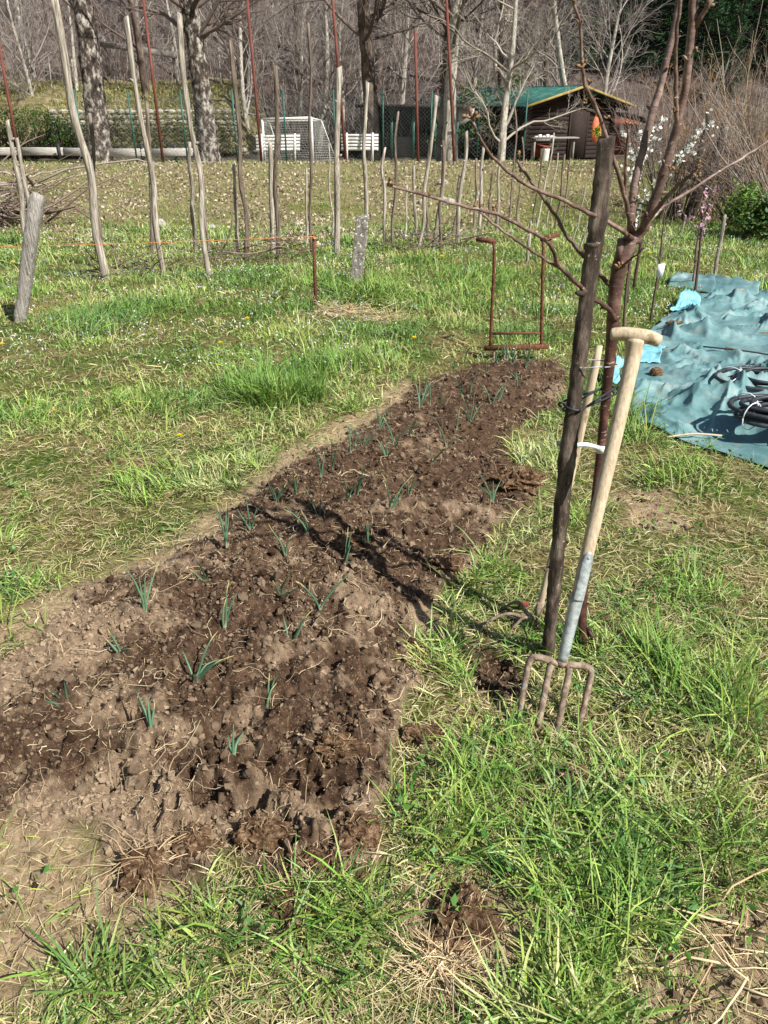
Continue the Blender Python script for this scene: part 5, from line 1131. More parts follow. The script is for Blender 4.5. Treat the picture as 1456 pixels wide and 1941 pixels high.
    for dx, dy in ((.1, .05), (1.75, .5), (.1, .5), (1.75, .95)): mb = MB(); p = t0 + [dx, dy, 0]; mb.add(*bar(p - [0, 0, .05], p + [0, 0, .83], .07, .07, (1, 0, 0))); build('leg', mb, M['board_grey'], t)
    b = on(1030, 326, 33.2); mb = MB(); mb.add(*tubes(np.array([b, b + [0, 0, .05], b + [0, 0, .42], b + [0, 0, .45]]), [.14, .15, .18, .19], 16)); tag(build('bucket', mb, M['white'], base=b), 'white plastic bucket under the hut table', 'bucket')
    sh = on(1023, 322, 34.6); s = thing('wall_shelf', 'small wall shelf of white pots on the hut front', 'shelf', sh); p = D(1012, 266, 34.5); q = D(1048, 265, 34.8); mb = MB(); mb.add(*bar(p, q, .25, .04)); build('shelf_board', mb, M['board_grey'], s)
    for i in range(5): c = p + (q - p) * (i + .5) / 5; mb = MB(); mb.add(*tubes(np.array([c + [0, 0, .02], c + [0, 0, .16 + .05 * (i % 2)]]), [.06, .075], 10)); build('pot', mb, M['white'], s)
    mb = MB(); c = D(1028, 285, 34.7); mb.add(*box(c, (.9, .06, .5), np.array([w, l, up]))); build('backboard', mb, M['brick_red'], s)
    mb = MB(); c = D(1051, 272, 34.2); a = np.linspace(0, 6.283 * 4, 90); P = np.stack([c[0] + np.cos(a) * (.15 + .01 * a / 6), c[1] - .02 + 0 * a + .012 * a / 6.28, c[2] + np.sin(a) * (.2 + .012 * a / 6)], 1); mb.add(*tubes(P[None], np.full((1, 90), .018), 6)); tag(build('wall_hose', mb, M['galv'], base=c), 'grey garden hose coiled on the hut wall', 'hose')
hut()
def shelter():
    a = on(700, 322, 36.5); root = thing('dark_shelter', 'dark open shelter with flat roof left of the hut', 'shelter', a); z0 = a[2]; x0 = D(688, 250, 36.5)[0]; x1 = D(880, 250, 36.5)[0]; zt = D(800, 204, 36.5)[2]; Y = 36.5
    mb = MB(); mb.add(*box(((x0 + x1) / 2, Y + 1.7, zt + .06), (x1 - x0 + .6, 4.2, .12))); build('roof', mb, M['dark_board'], root)
    mb = MB(); mb.add(*box(((x0 + x1) / 2, Y + 3.6, (z0 + zt) / 2 - .02), (x1 - x0, .08, zt - z0 + .2))); build('back_wall', mb, M['dark_board'], root)
    mb = MB(); mb.add(*box((x0 + .05, Y + 1.8, (z0 + zt) / 2 - .02), (.08, 3.4, zt - z0 + .2))); build('side_wall', mb, M['dark_board'], root)
    for k in range(5): x = x0 + .3 + (x1 - x0 - .6) * k / 4; mb = MB(); mb.add(*box((x, Y, (z0 + zt) / 2), (.10, .10, zt - z0), None, .01)); build('post', mb, M['green_steel'], root)
    for k in range(4):
        x = x0 + .7 + k * 1.05; mb = MB(); mb.add(*box((x, Y + 1.4 + .3 * (k % 2), z0 + .4), (.8, .5, .8), None, .03)); build('crate', mb, M['board_grey'] if k % 2 else M['dark_board'], root)
    n = 20; V = [];
    for i in range(n + 1): t = i / n; x = x0 + 3.0 + 1.7 * t; V += [(x, Y - .05, zt - .02), (x, Y - .08 - .05 * math.sin(t * 9), zt - .35 - .35 * math.sin(t * 3.14))]
    mb = MB(); mb.add(V, np.array([[2 * i, 2 * i + 1, 2 * i + 3, 2 * i + 2] for i in range(n)])); o = build('canvas_drape', mb, M['pole_pale'], root); s = o.modifiers.new('thick', 'SOLIDIFY'); s.thickness = .01
shelter()

# ------------------------------------------------------------------ terrace behind the rail: overgrown stone wall and hedge
def terrace():
    r = np.random.default_rng(71); Y = 38.0; a = on(100, 280, Y); b = on(455, 285, Y); L = b[0] - a[0]
    root = thing('stone_wall', 'old dry-stone terrace wall half hidden by grass behind the rail', 'wall', a)
    var = []
    for k in range(5):
        mb = MB(); mb.add(*ellipsoids([[0, 0, 0]], [[.5, .5, .5]], None, 5, 8, .12, r)); var.append(mb)
    mesh = []
    for mb in var:
        o = build('stone', mb, M['stone'], smooth=False); mesh.append(o.data); bpy.data.objects.remove(o)
    z = a[2]; row = 0
    while z < a[2] + 1.55:
        x = a[0] - .3 + r.random() * .3; h = r.uniform(.17, .26)
        while x < b[0]:
            w = r.uniform(.25, .55); st = bpy.data.objects.new('stone', mesh[r.integers(0, 5)]); COL.objects.link(st); st.parent = root
            st.location = (x + w / 2 - a[0], (row * .05) + r.normal(0, .03), z + h / 2 - a[2]); st.scale = (w * 1.05, .35, h * 1.1); st.rotation_euler = (r.normal(0, .08), r.normal(0, .08), r.normal(0, .1)); x += w
        z += h * .98; row += 1
    # earth behind the wall
    mb = MB(); n = 60; xs = np.linspace(-34, b[0] + 1.6, n); V = []
    for x in xs:
        s = 1 - sstep(b[0] - 1, b[0] + 1.6, x); t = float(sstep(-30, -10, x)); V += [(x, Y + .35, -.9), (x, Y + .5, a[2] + (1.5 + .15 * math.sin(x)) * s), (x, Y + 1.8, a[2] + (2.0 + .2 * math.sin(x * .7)) * s), (x, Y + 6.5, a[2] + 2.9 * s + .2)]
    V = np.array(V); V[:, 2] += fbm(V[:, 0] * .8, V[:, 1] * .8, 9, 3) * .15; q = []
    for i in range(n - 1):
        for j in range(3): q.append([4 * i + j, 4 * i + 4 + j, 4 * i + 5 + j, 4 * i + 1 + j])
    mb.add(V, np.array(q)); olive = noisy('terrace_turf', [(.3, lin('4a4430')), (.5, lin('726a4c')), (.7, lin('978a6a'))], (1, 1, 1), 3.0, 10, .95, .6, .05, .05)
    tag(build('terrace', mb, olive), 'grassy terrace above the stone wall', 'terrace', kind='structure')
    mb = MB(); k = 9000; x = r.uniform(-22, b[0] + 1.5, k); y = Y + r.uniform(-.1, 5, k) ** 1.0; s = 1 - sstep(b[0] - 1, b[0] + 1.6, x); z = np.interp(y, [Y, Y + .5, Y + 1.8, Y + 6.5], [0, 1.5, 2.05, 3.1]) * s + a[2]
    az = r.random(k) * 6.28; C = hues(k, r, dict(straw=2, olive=3, tan=2, yel=1.5)); V, F, CC = blades(x, y, z, az, np.abs(r.normal(.4, .3, k)), np.abs(r.normal(1.5, .4, k)), r.uniform(.15, .4, k), np.full(k, .03), C * .85, r, 3); mb.add(V, F, CC)
    k = 4300; x = r.uniform(a[0], b[0], k); z = a[2] + r.random(k) * 1.6; V, F, CC = blades(x, np.full(k, Y - .2) + r.normal(0, .06, k), z, r.normal(-1.57, .8, k), r.uniform(.3, 1, k), np.abs(r.normal(2.2, .4, k)), r.uniform(.15, .45, k), np.full(k, .03), hues(k, r, dict(straw=1, olive=3, tan=2, yel=1)) * .8, r, 3); V2 = V; mb.add(V2, F, CC)
    tag(build('terrace_grass', mb, M['blade'], color=True), 'dry olive grass tumbling over the terrace wall', 'grass', kind='stuff')
    # hedge
    h0 = on(-60, 285, 36.6); hb = thing('hedge', 'dark green clipped hedge behind the rail at far left', 'hedge', h0); n = 6000; x1 = D(150, 260, 36.6)[0]; x = r.uniform(h0[0] - 1, x1, n); f = 1 - sstep(x1 - 2.2, x1, x); z = h0[2] + .25 + r.random(n) ** .8 * (1.75 * (.55 + .45 * f) + .15 * np.sin(x * 2.1)); y = 36.6 + r.normal(0, .32, n)
    mb = MB(); leaf_cards(mb, np.stack([x, y, z], 1), r.uniform(.03, .06, n), hues(n, r, dict(deep=4, olive=1.5)) * .62, r); build('foliage', mb, M['blade'], hb, color=True)
    n = 260; x = r.uniform(h0[0], x1, n); P = np.stack([np.stack([x, 36.6 + r.normal(0, .15, n), np.full(n, h0[2] - .1)], 1), np.stack([x + r.normal(0, .15, n), 36.6 + r.normal(0, .2, n), h0[2] + r.uniform(.5, 1.4, n)], 1)], 1); mb = MB(); mb.add(*tubes(P, np.full((n, 2), .014), 4), lin('4a3e36')); build('stems', mb, M['twig'], hb, color=True)
    # far wooden barrier on the slope and small pale stakes
    p = D(190, 83, 44); q = D(335, 105, 43); fr = thing('slope_fence', 'single grey rail fence up the slope behind the left trunk', 'fence', p)
    mb = MB(); mb.add(*bar(p, q, .08, .26, bevel=.02)); build('rail', mb, M['board_grey'], fr)
    for t in (.05, .5, .95): c = p + (q - p) * t; mb = MB(); mb.add(*box(c + [0, .1, -.5], (.12, .12, 1.7))); build('post', mb, M['board_grey'], fr)
    for i, (x, y0, y1) in enumerate(((96, 108, 165), (140, 112, 165), (336, 150, 200), (222, 132, 190), (418, 90, 150))):
        c = D(x, y1, 42.5); t = D(x - 4, y0, 42.5); mb = MB(); mb.add(*tubes(np.array([c - [0, 0, .6], t]), [.035, .03], 7)); tag(build('slope_stake', mb, M['pole_pale'], base=c), ['thin pale stake on the slope, first from the left', 'thin pale stake on the slope, behind the longest pole', 'thin pale stake on the slope, before the right trunk', 'thin pale stake on the slope, right of the left trunk', 'thin pale stake on the slope, right of the right trunk'][i], 'stake', 'stakes on the slope')
terrace()

# ------------------------------------------------------------------ bare trees
def grow(P, R, n, r, t0, t1, lenf, ang, K, up, wob, rf, lmin=0.0):
    Np, Kp = P.shape[:2]; i = np.repeat(np.arange(Np), n); m = len(i); t = r.uniform(t0, t1, m) * (Kp - 1); a = np.minimum(t.astype(int), Kp - 2); f = (t - a)[:, None]
    p = P[i, a] * (1 - f) + P[i, a + 1] * f; T = P[i, a + 1] - P[i, a]; T /= np.linalg.norm(T, axis=1, keepdims=True) + 1e-9; rr = R[i, a] * (1 - f[:, 0]) + R[i, a + 1] * f[:, 0]
    pl = np.linalg.norm(np.diff(P, axis=1), axis=2).sum(1)[i]; q = r.standard_normal((m, 3)); q -= (q * T).sum(1, keepdims=True) * T; q /= np.linalg.norm(q, axis=1, keepdims=True)
    an = np.abs(r.normal(ang, .25, m))[:, None]; d = np.cos(an) * T + np.sin(an) * q; L = np.maximum(lmin, lenf * pl * (1.15 - .6 * t / (Kp - 1)) * r.uniform(.6, 1.3, m))
    C = np.zeros((m, K, 3)); C[:, 0] = p
    for k in range(1, K):
        C[:, k] = C[:, k - 1] + d * (L / (K - 1))[:, None]; d = d + r.standard_normal((m, 3)) * wob; d[:, 2] += up; d /= np.linalg.norm(d, axis=1, keepdims=True)
    return C, np.maximum(.004, rr * rf * r.uniform(.75, 1.1, m))[:, None] * np.linspace(1, .35, K)
def crown_of(P, R, r, spec, sides, cols):
    """successive branch orders as one crown mesh"""
    mb = MB()
    for s, sd in zip(spec, sides):
        P, R = grow(P, R, s[0], r, *s[1:]); V, F = tubes(P, R, sd, False); m = len(P); t = r.random((m, 1)); c = np.array(lin(cols[0])) * (1 - t) + np.array(lin(cols[1])) * t; mb.add(V, F, np.repeat(c, P.shape[1] * sd, 0))
    return mb
def bare_tree(name, label, trunk, rad, spec, seed, mat='far_bark', cols=('4a3f3a', '8a7c74'), group=None, sides=(5, 4, 3, 3), base=None, tseg=16, tsides=12):
    r = np.random.default_rng(seed); b = np.asarray(trunk[0]) if base is None else base; root = thing(name, label, 'tree', b, group); mb = MB(); V, F = log_mesh(trunk, rad, tsides, r, .09, tseg); mb.add(V, F); build('trunk', mb, M[mat], root)
    P = spline(trunk, 12)[None]; R = np.interp(np.linspace(0, 1, 12), np.linspace(0, 1, len(rad)), rad)[None]
    build('crown', crown_of(P, R, r, spec, sides, cols), M['twig'], root, color=True); return root
G0 = on(190, 296, 31.6)
def plateau_trees():
    S = [(16, .42, 1, .35, 1.0, 7, .05, .12, .32), (7, .2, 1, .5, .7, 6, .03, .14, .5), (7, .15, 1, .5, .6, 5, .01, .15, .55), (3, .1, 1, .55, .6, 3, 0, .2, .6)]
    def tr(pxs, Y): return [on(pxs[0][0], pxs[0][1], Y) - np.array([0, 0, .2])] + [D(a, b, Y) for a, b in pxs[1:]]
    def up(t, dz, dx=0): return t + [t[-1] + np.array([dx, 0, dz]), t[-1] + np.array([dx * 2.2, .4, dz * 2])]
    t = up(tr([(191, 296), (188, 270), (178, 180), (168, 100), (158, 20), (150, -40)], 31.6), 2.4); bare_tree('linden_tree', 'large mottled old tree trunk on the left behind the rail', t, [.50, .41, .37, .35, .33, .30, .2, .08], S, 201, 'lime_bark', group='old trees on the bank', tseg=40, tsides=18)
    t = up(tr([(397, 306), (392, 270), (382, 180), (372, 100), (360, 20), (352, -40)], 31.2), 2.4); bare_tree('linden_tree', 'large mottled old tree trunk right of the left one, before the slope', t, [.50, .38, .33, .31, .30, .27, .2, .08], S, 202, 'lime_bark', group='old trees on the bank', tseg=40, tsides=18)
    t = up(tr([(706, 300), (704, 230), (698, 140), (692, 60), (688, 0)], 34), 3); bare_tree('bare_tree', 'dark bare tree rising behind the right bench', t, [.32, .27, .25, .23, .2, .15, .06], S, 203, 'far_bark', group='old trees on the bank', tseg=30)
    t = up(tr([(852, 318), (852, 240), (855, 150), (862, 60), (866, 0)], 31.5), 2.6, .2); bare_tree('bare_tree', 'pale blotched tree trunk left of the green roof', t, [.32, .27, .25, .23, .2, .15, .06], S, 204, 'birch', ('5a5048', 'a2988c'), 'old trees on the bank', tseg=30)
    t = up(tr([(838, 318), (842, 240), (848, 150), (852, 60), (852, 0)], 32.1), 2.2, -.3); bare_tree('bare_tree', 'slimmer trunk close behind the pale blotched one', t, [.26, .22, .2, .18, .16, .1, .05], S, 205, 'far_bark', group='old trees on the bank')
    S2 = [(16, .12, .95, .5, .9, 8, .02, .18, .42), (8, .2, 1, .5, .75, 6, .0, .22, .5), (8, .15, 1, .55, .7, 5, .0, .22, .5), (3, .1, 1, .5, .7, 3, 0, .25, .6)]
    t = tr([(950, 310), (953, 260), (958, 200), (966, 140), (974, 70), (978, 0), (985, -120)], 30.0); bare_tree('walnut_tree', 'pale silvery spreading tree in front of the hut roof', t, [.15, .125, .115, .10, .085, .07, .03], S2, 206, 'birch', ('7a7066', 'bdb4a6'), sides=(6, 5, 4, 3))
    t = tr([(1080, 300), (1075, 200), (1060, 100), (1050, 0), (1050, -80)], 38.5); bare_tree('bare_tree', 'grey twiggy tree standing behind the hut', t, [.16, .14, .12, .09, .04], S2, 207, 'birch', ('6a615a', 'a79d92'))
plateau_trees()
def back_trees():
    """woodland on the slope: a few tree forms, each tree its own copy"""
    r = np.random.default_rng(83); protos = []
    S = [(15, .2, 1, .42, .75, 7, .06, .12, .34), (7, .2, 1, .5, .65, 6, .04, .14, .5), (6, .15, 1, .5, .6, 4, .02, .16, .55), (2, .1, 1, .6, .6, 3, .02, .2, .6)]
    for k in range(5):
        H = (9, 11, 8, 10, 7)[k]; lean = r.normal(0, .05, 2); t = [np.array([lean[0] * z + .12 * math.sin(z + k), lean[1] * z, z]) for z in np.linspace(-.3, H, 7)]; rad = np.array([.2, .17, .15, .12, .09, .06, .03]) * (1, 1.25, .8, 1.1, .7)[k]
        protos.append(bare_tree('slope_tree', 'x', t, rad, S, 300 + k, ('far_bark', 'far_bark', 'birch', 'far_bark', 'birch')[k], (('4d4340', '857874'), ('453b3a', '7d6e6d'), ('6d645d', 'a2988f'), ('51443f', '8c7a72'), ('5b5050', '93858a'))[k], base=np.zeros(3), tsides=8, tseg=12))
    placed = []; used = [False] * 5; cells = [(-28 + 56 * (i + .5) / 15, yy) for yy in (41.5, 46, 51, 57) for i in range(15)]
    zone = lambda x, y: ('in the nearest row' if y < 43.5 else 'in the second row' if y < 48.5 else 'in the third row' if y < 54 else 'in the farthest row')
    for n, (x, y) in enumerate(cells):
        if x > .2 * y and (y < 44 or y > 45): continue
        x += r.normal(0, .9); y += r.normal(0, 1.0); k = int(r.integers(0, 5)); o = protos[k] if not used[k] else copy_tree(protos[k]); used[k] = True
        o.location = (x, y, float(ground_h(x, y))); o.rotation_euler = (r.normal(0, .04), r.normal(0, .05), r.random() * 6.28); s = r.uniform(.8, 1.25); o.scale = (s, s, s)
        placed.append((y, x, o))
    ORD = ['first', 'second', 'third', 'fourth', 'fifth', 'sixth', 'seventh', 'eighth', 'ninth', 'tenth', 'eleventh', 'twelfth', 'thirteenth', 'fourteenth', 'fifteenth', 'sixteenth', 'seventeenth', 'eighteenth', 'nineteenth', 'twentieth']
    for z in ('in the nearest row', 'in the second row', 'in the third row', 'in the farthest row'):
        g = sorted([(x / y, o) for y, x, o in placed if zone(x, y) == z], key=lambda q: q[0])
        for i, (_, o) in enumerate(g): tag(o, f'bare brown woodland tree on the slope, {ORD[i]} from the left {z}', 'tree', 'woodland trees on the slope')
    for k in range(5):
        if not used[k]:
            for c in list(protos[k].children): bpy.data.objects.remove(c)
            bpy.data.objects.remove(protos[k])
back_trees()
def twiggy_trees():
    r = np.random.default_rng(191); S = [(22, .12, 1, .42, .7, 8, .05, .15, .36), (8, .15, 1, .5, .7, 6, .02, .18, .5), (7, .15, 1, .5, .65, 5, .0, .2, .55), (3, .1, 1, .6, .6, 3, .0, .2, .6)]
    t = [np.array([.15 * math.sin(z * .8), .1 * math.sin(z), z]) for z in np.linspace(-.3, 8.5, 7)]; p = bare_tree('twiggy_tree', 'x', t, [.13, .11, .10, .085, .065, .045, .02], S, 701, 'birch', ('7d746d', 'b5aca3'), base=np.zeros(3), tsides=8, tseg=14)
    L = [(60, 40.5, 'at the far left above the hedge'), (270, 45, 'between the two mottled trunks'), (470, 39.5, 'just left of the goal'), (560, 41, 'right behind the goal'), (640, 38.8, 'between the goal and the dark tree'), (770, 40.5, 'behind the dark shelter'), (905, 41.5, 'behind the left end of the green roof'), (1030, 42, 'behind the middle of the green roof'), (1150, 42, 'behind the right end of the hut')]
    for i, (px, Y, w) in enumerate(L):
        o = p if i == 0 else copy_tree(p); q = on(px, 200, Y); o.location = tuple(q); o.rotation_euler = (r.normal(0, .05), r.normal(0, .05), r.random() * 6.28); k = r.uniform(.8, 1.15); o.scale = (k, k, k); tag(o, 'fine-twigged grey tree ' + w, 'tree', 'fine-twigged trees before the slope')
twiggy_trees()
def thicket():
    r = np.random.default_rng(89); mb = MB(); n = 7000; x = r.uniform(-32, 34, n); y = 38.5 + r.random(n) ** 1.2 * 24; k = ~((x > -18) & (x < -6) & (y < 42)) & ~((x > .21 * y) & (y > 43)); x, y = x[k], y[k]; n = len(x); z = ground_h(x, y)
    z = np.where((y > 38.4) & (y < 44.5) & (x < -5), z + 1.2, z)
    P = np.zeros((n, 5, 3)); P[:, 0] = np.stack([x, y, z - .1], 1); d = np.stack([r.normal(0, .28, n), r.normal(0, .28, n), np.ones(n)], 1); L = r.uniform(1.0, 3.4, n)
    for i in range(1, 5): P[:, i] = P[:, i - 1] + d * (L / 4)[:, None]; d = d + r.normal(0, .14, (n, 3)); d /= np.linalg.norm(d, axis=1, keepdims=True)
    R = (.012 * np.exp(r.normal(0, .35, n)))[:, None] * np.linspace(1, .4, 5); C = np.stack([np.array(lin(q)) for q in ('7a6f68', 'a39a92', '5a5049', 'bdb4aa', '80726c', '8f7a69')])[r.integers(0, 6, n)]
    V, F = tubes(P, R, 3, False); mb.add(V, F, np.repeat(C, 15, 0)); P2, R2 = grow(P, R, 3, r, .25, 1, .5, .6, 3, .05, .2, .65); V, F = tubes(P2, R2, 3, False); mb.add(V, F, np.repeat(np.repeat(C, 3, 0), 9, 0))
    tag(build('bare_undergrowth', mb, M['twig'], color=True), 'bare brown undergrowth filling the wooded slope', 'undergrowth', kind='stuff')
thicket()
def conifers():
    r = np.random.default_rng(97); spots = [(11.8, 50, 12), (14.2, 52, 14), (16.6, 48.5, 12), (19.2, 50, 15), (22, 48, 13), (25, 49, 14), (18, 54, 15), (23, 55, 16), (28, 48, 13), (17.6, 45, 6)]
    def proto(seed):
        rr = np.random.default_rng(seed); root = thing('conifer', 'x', 'tree', np.zeros(3), 'conifers on the slope'); t = [np.array([0, 0, z]) for z in (-.5, 4, 8, 13)]; mb = MB(); mb.add(*log_mesh(t, [.28, .2, .12, .03], 8, rr, .05, 10)); build('trunk', mb, M['far_bark'], root)
        n = 190; h = rr.uniform(.2, 12.5, n); a = rr.random(n) * 6.283; L = (2.9 * (1 - h / 13.5) + .3) * rr.uniform(.75, 1.15, n); k = 45; i = np.repeat(np.arange(n), k); m = len(i); u = rr.random(m) ** .7; aa = a[i] + rr.normal(0, .16, m); rd = u * L[i]
        C = np.stack([np.cos(aa) * rd, np.sin(aa) * rd, h[i] - .22 * rd + .03 * rd ** 2 + rr.normal(0, .12, m) + .25], 1); mb = MB(); leaf_cards(mb, C, rr.uniform(.10, .22, m), hues(m, rr, dict(deep=4, blue=2)) * np.array([.30, .42, .50]) * rr.uniform(.5, 1.2, (m, 1)), rr, .16)
        P = np.stack([np.stack([0 * h, 0 * h, h + .2], 1), np.stack([np.cos(a) * L * .9, np.sin(a) * L * .9, h - .22 * L + .1], 1)], 1); mb.add(*tubes(P, np.stack([np.full(n, .04), np.full(n, .012)], 1), 4, False), lin('3b322d')); build('crown', mb, M['blade'], root, color=True, smooth=False); return root
    pr = [proto(5), proto(6)]
    labs = ['dark green conifer at the left edge of the conifer stand', 'dark conifer second from the left of the stand', 'dark conifer behind the cherry limbs', 'tall dark conifer right of the cherry limbs', 'dark conifer near the right picture edge, in front', 'dark conifer at the right picture edge, behind', 'dark conifer in the back row, left', 'dark conifer in the back row, right', 'outermost dark conifer at the right edge', 'small young conifer in front of the dark stand']
    for i, (x, y, h) in enumerate(spots):
        o = pr[i] if i < 2 else copy_tree(pr[i % 2]); o.location = (x, y, float(ground_h(x, y))); s = h / 13; o.scale = (s, s, s); o.rotation_euler = (0, 0, r.random() * 6.28); tag(o, labs[i], 'tree', 'conifers on the slope')
conifers()
def shrubs():
    def shrub(px, py, Y, n, H, spread, lab, seed, cols, K=6, rad=.013, twigs=5, lean=(0, 0)):
        r = np.random.default_rng(seed); b = on(px, py, Y); root = thing('bare_shrub', lab, 'shrub', b, 'bare shrubs on the right'); P = np.zeros((n, K, 3)); a = r.random(n) * 6.283; rr = np.sqrt(r.random(n)) * spread * .35
        P[:, 0] = np.stack([b[0] + np.cos(a) * rr, b[1] + np.sin(a) * rr, np.full(n, b[2] - .05)], 1); d = np.stack([np.cos(a) * spread * .22 + lean[0] + r.normal(0, .15, n), np.sin(a) * spread * .22 + lean[1] + r.normal(0, .15, n), np.ones(n)], 1); d /= np.linalg.norm(d, axis=1, keepdims=True); L = H * r.uniform(.55, 1.1, n)
        for i in range(1, K): P[:, i] = P[:, i - 1] + d * (L / (K - 1))[:, None]; d = d + r.normal(0, .10, (n, 3)); d /= np.linalg.norm(d, axis=1, keepdims=True)
        R = (rad * np.exp(r.normal(0, .35, n)))[:, None] * np.linspace(1, .3, K); c0, c1 = np.array(lin(cols[0])), np.array(lin(cols[1])); t = r.random((n, 1)); C = c0 * (1 - t) + c1 * t
        mb = MB(); V, F = tubes(P, R, 5, False); mb.add(V, F, np.repeat(C, K * 5, 0)); build('stems', mb, M['twig'], root, color=True)
        mb = MB(); P2, R2 = grow(P, R, twigs, r, .2, 1, .34, .6, 5, .03, .14, .6); V, F = tubes(P2, R2, 3, False); mb.add(V, F, np.repeat(np.repeat(C, twigs, 0), 15, 0)); P3, R3 = grow(P2, R2, 3, r, .2, 1, .45, .6, 3, .0, .2, .6); V, F = tubes(P3, R3, 3, False); mb.add(V, F, np.repeat(np.repeat(C, twigs * 3, 0), 9, 0)); tw = build('twigs', mb, M['twig'], root, color=True); tw['kind'] = 'stuff'
    shrub(1290, 400, 20, 44, 3.2, 2.0, 'bare tangled shrub behind the cherry limbs, left of the willow', 401, ('5a4d45', '9a8d82'))
    shrub(1360, 400, 21, 60, 3.6, 2.2, 'orange-tipped bare willow shrub on the right', 402, ('7a5a3c', 'b08a5e'))
    shrub(1440, 410, 19, 64, 3.4, 2.6, 'bare bramble shrub cut by the right picture edge', 403, ('574a44', '94867c'), lean=(-.25, 0))
    shrub(1530, 430, 17, 50, 3.6, 2.4, 'grey bare shrub leaning in from the right edge', 404, ('6a5f57', 'a89c90'), lean=(-.45, 0))
    shrub(1250, 380, 25, 44, 3.2, 2.4, 'low grey shrub beside the hut on its right', 405, ('5a4d45', '8d8078'))
    shrub(1420, 380, 24, 18, 6.0, 1.6, 'tall thin whips rising on the right before the conifers', 406, ('8d8070', 'c2b5a0'), rad=.016, twigs=3, lean=(.12, 0))
    shrub(1335, 380, 26, 40, 3.4, 2.6, 'dark shrub mass behind the willow shrub', 407, ('453b36', '7d7068'))
    shrub(1480, 370, 27, 44, 3.8, 2.6, 'dark shrub mass at the right edge behind the bramble', 408, ('453b36', '7d7068'))
    for px, Y, w, lab in ((1270, 19.5, .13, 'thick dark leaning stem at the shrub foot, left one'), (1300, 19.8, .15, 'thick dark leaning stem at the shrub foot, right one')):
        b = on(px, 415, Y); r = np.random.default_rng(px); mb = MB(); mb.add(*log_mesh([b - [0, 0, .2], b + [.15, 0, .5], b + [.45, .1, 1.2], b + [.6, .2, 2.2]], [w, w * .9, w * .7, w * .4], 10, r, .08, 14)); tag(build('stem_stump', mb, M['dark_bark'], base=b), lab, 'tree stem')
    for px, py, Y, n, R_, lab, s in ((1420, 425, 16.5, 2600, .55, 'bright green leafy bush at the right edge', 1), (1460, 440, 15.5, 2200, .5, 'low olive leafy bush at the right edge, in front', 2), (905, 190, 37.5, 2600, 1.3, 'dark evergreen bush behind the left end of the green roof', 3)):
        r = np.random.default_rng(500 + s); b = on(px, py, Y); root = thing('leafy_bush', lab, 'bush', b)
        hz = R_ * 1.1 if s < 3 else 2.4; k = 14; cl = np.stack([r.normal(0, R_ * .55, k), r.normal(0, R_ * .4, k), np.abs(r.normal(hz * .55, hz * .3, k)) + .1], 1); i = r.integers(0, k, n); C = b + cl[i] + r.normal(0, R_ * .2, (n, 3)); C[:, 2] = np.maximum(C[:, 2], b[2] + .03)
        mb = MB(); leaf_cards(mb, C, r.uniform(.025, .06, n) * (1 if s < 3 else 1.8), hues(n, r, dict(fresh=3, yel=1.5, deep=2) if s == 1 else dict(deep=3, olive=2)) * (.9 if s == 1 else .55), r); build('foliage', mb, M['blade'], root, color=True, smooth=False)
        P = np.stack([np.repeat(b[None], k, 0), b + cl], 1); mb = MB(); mb.add(*tubes(P, np.full((k, 2), .012), 5, False), lin('4a3e36')); build('stems', mb, M['twig'], root, color=True)
shrubs()
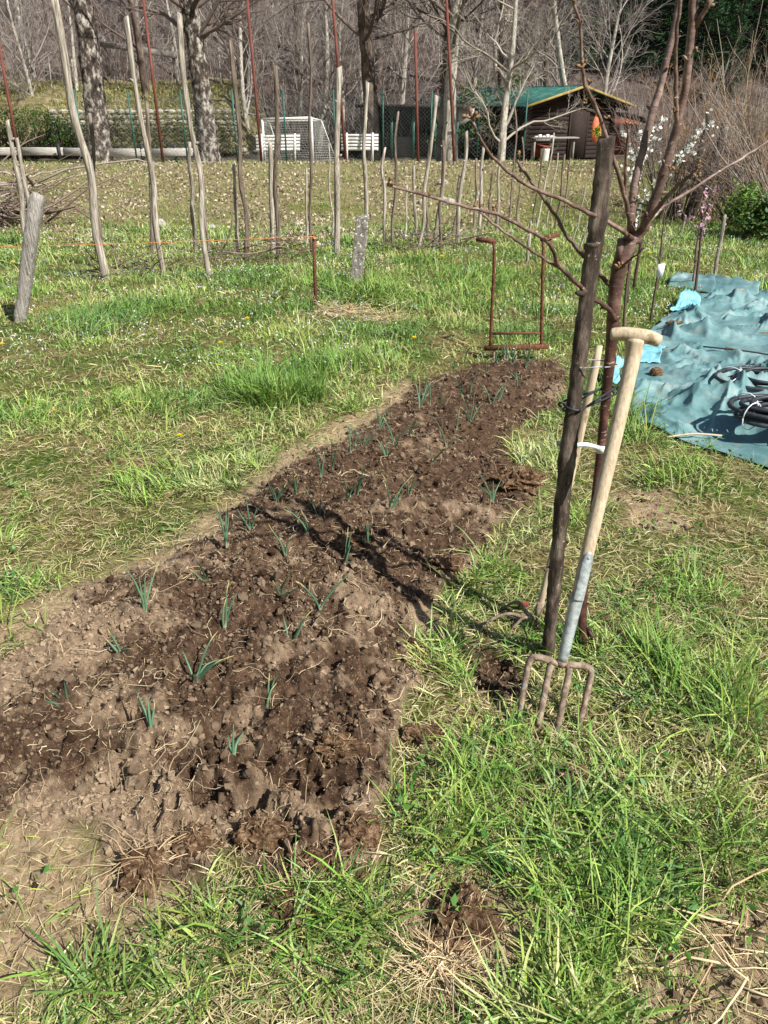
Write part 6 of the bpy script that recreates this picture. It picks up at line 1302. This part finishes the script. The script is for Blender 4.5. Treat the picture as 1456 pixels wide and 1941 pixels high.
def saplings():
    def sap(path, Y, w, lab, seed, col=None, nfl=0, flr=None, label_bag=False, cols=('5b4a42', '8d7a6e'), tw=9):
        r = np.random.default_rng(seed); b = on(*path[0], Y); pts = [b - np.array([0, 0, .05])] + [D(a, c, Y) for a, c in path[1:]]; root = thing('sapling', lab, 'tree', b, 'young saplings'); rad = w / 2 / FPX * axial(b); P = spline(pts, 16); R = np.linspace(rad, rad * .35, 16)
        mb = MB(); V, F = tubes(P[None], R[None], 7); mb.add(V, F, lin(cols[0])); build('trunk', mb, M['twig'], root, color=True)
        P2, R2 = grow(P[None], R[None], tw, r, .35, .98, .38, .45, 6, .06, .08, .5); R2 = np.maximum(R2, .0022); mb = MB(); V, F = tubes(P2, R2, 5, False); mb.add(V, F, lin(cols[1])); build('crown', mb, M['twig'], root, color=True)
        if nfl:
            Q = np.concatenate([P2.reshape(-1, 3), P[6:]]); c = Q[r.integers(0, len(Q), nfl)] + r.normal(0, .018, (nfl, 3)); k = 5; i = np.repeat(np.arange(nfl), k); a = np.tile(np.arange(k) * 1.2566, nfl); ax = rand_axes(nfl, r)[i]; s = r.uniform(.015, .024, nfl)[i][:, None]
            u = ax[:, 0] * np.cos(a)[:, None] + ax[:, 1] * np.sin(a)[:, None]; v = -ax[:, 0] * np.sin(a)[:, None] + ax[:, 1] * np.cos(a)[:, None]; o = c[i]; V = np.stack([o, o + u * s * .6 + v * s * .45, o + u * s + ax[:, 2] * s * .25, o + u * s * .6 - v * s * .45], 1); mb = MB(); mb.add(V.reshape(-1, 3), np.arange(nfl * k * 4).reshape(-1, 4), np.repeat(np.array(lin(col)) * r.uniform(.85, 1.1, (nfl * k, 1)), 4, 0)); build('blossom', mb, M['petal'], root, color=True, smooth=False)
        return root
    sap([(1190, 560), (1196, 470), (1204, 400), (1210, 330), (1220, 290)], 8.6, 7, 'white blossoming sapling right behind the cherry fork', 601, 'f3f2ea', 210)
    sap([(1205, 520), (1222, 430), (1250, 360), (1285, 300), (1305, 270)], 9.4, 7, 'white blossoming sapling slanting right towards the willow', 602, 'f0efe6', 130)
    sap([(1320, 552), (1326, 480), (1330, 420), (1335, 370)], 8.8, 6, 'pink blossoming sapling at the far corner of the sheet', 603, 'e7b9cf', 60, tw=8)
    sap([(1238, 578), (1250, 500), (1256, 440), (1262, 400)], 7.7, 5, 'thin bare sapling with a small white tag left of the sheet', 604)
    sap([(1186, 610), (1188, 540), (1200, 470), (1212, 420)], 7.0, 6, 'thin dark sapling close behind the cherry trunk', 605)
    c = D(1252, 512, 7.65); V = [c + np.array([dx, dy, dz]) for dy in (-.012, .012) for dx, dz in ((-.03, -.06), (.025, -.065), (.035, .06), (-.035, .055))]; mb = MB(); mb.add(V, np.array([[0, 1, 2, 3], [7, 6, 5, 4], [0, 4, 5, 1], [1, 5, 6, 2], [2, 6, 7, 3], [3, 7, 4, 0]])); tag(build('plant_tag', mb, M['tape'], base=c), 'small white plant tag hung on the thin sapling', 'tag')
saplings()
def bank_stones():
    r = np.random.default_rng(107); L = [(735, 352, 'flat pale stone on the bank under the right bench'), (838, 350, 'pale stone on the bank left of the leaning pair top'), (800, 385, 'grey stone on the bank near the stub pole'), (848, 385, 'grey stone on the bank right of the leaning pair'), (905, 372, 'pale stone on the bank below the porch'), (300, 428, 'pale stone at the foot of the bank on the left'), (400, 432, 'small pale stone at the bank foot, centre left'), (566, 425, 'small pale stone at the bank foot below the goal')]
    for x, y, lab in L:
        b = G(x, y); s = r.uniform(.10, .18); mb = MB(); mb.add(*ellipsoids([b + [0, 0, s * .25]], [[s * 1.2, s * .9, s * .6]], None, 6, 9, .10, r)); tag(build('bank_stone', mb, M['stone'], base=b, smooth=False), lab, 'stone', 'stones on the bank')
bank_stones()
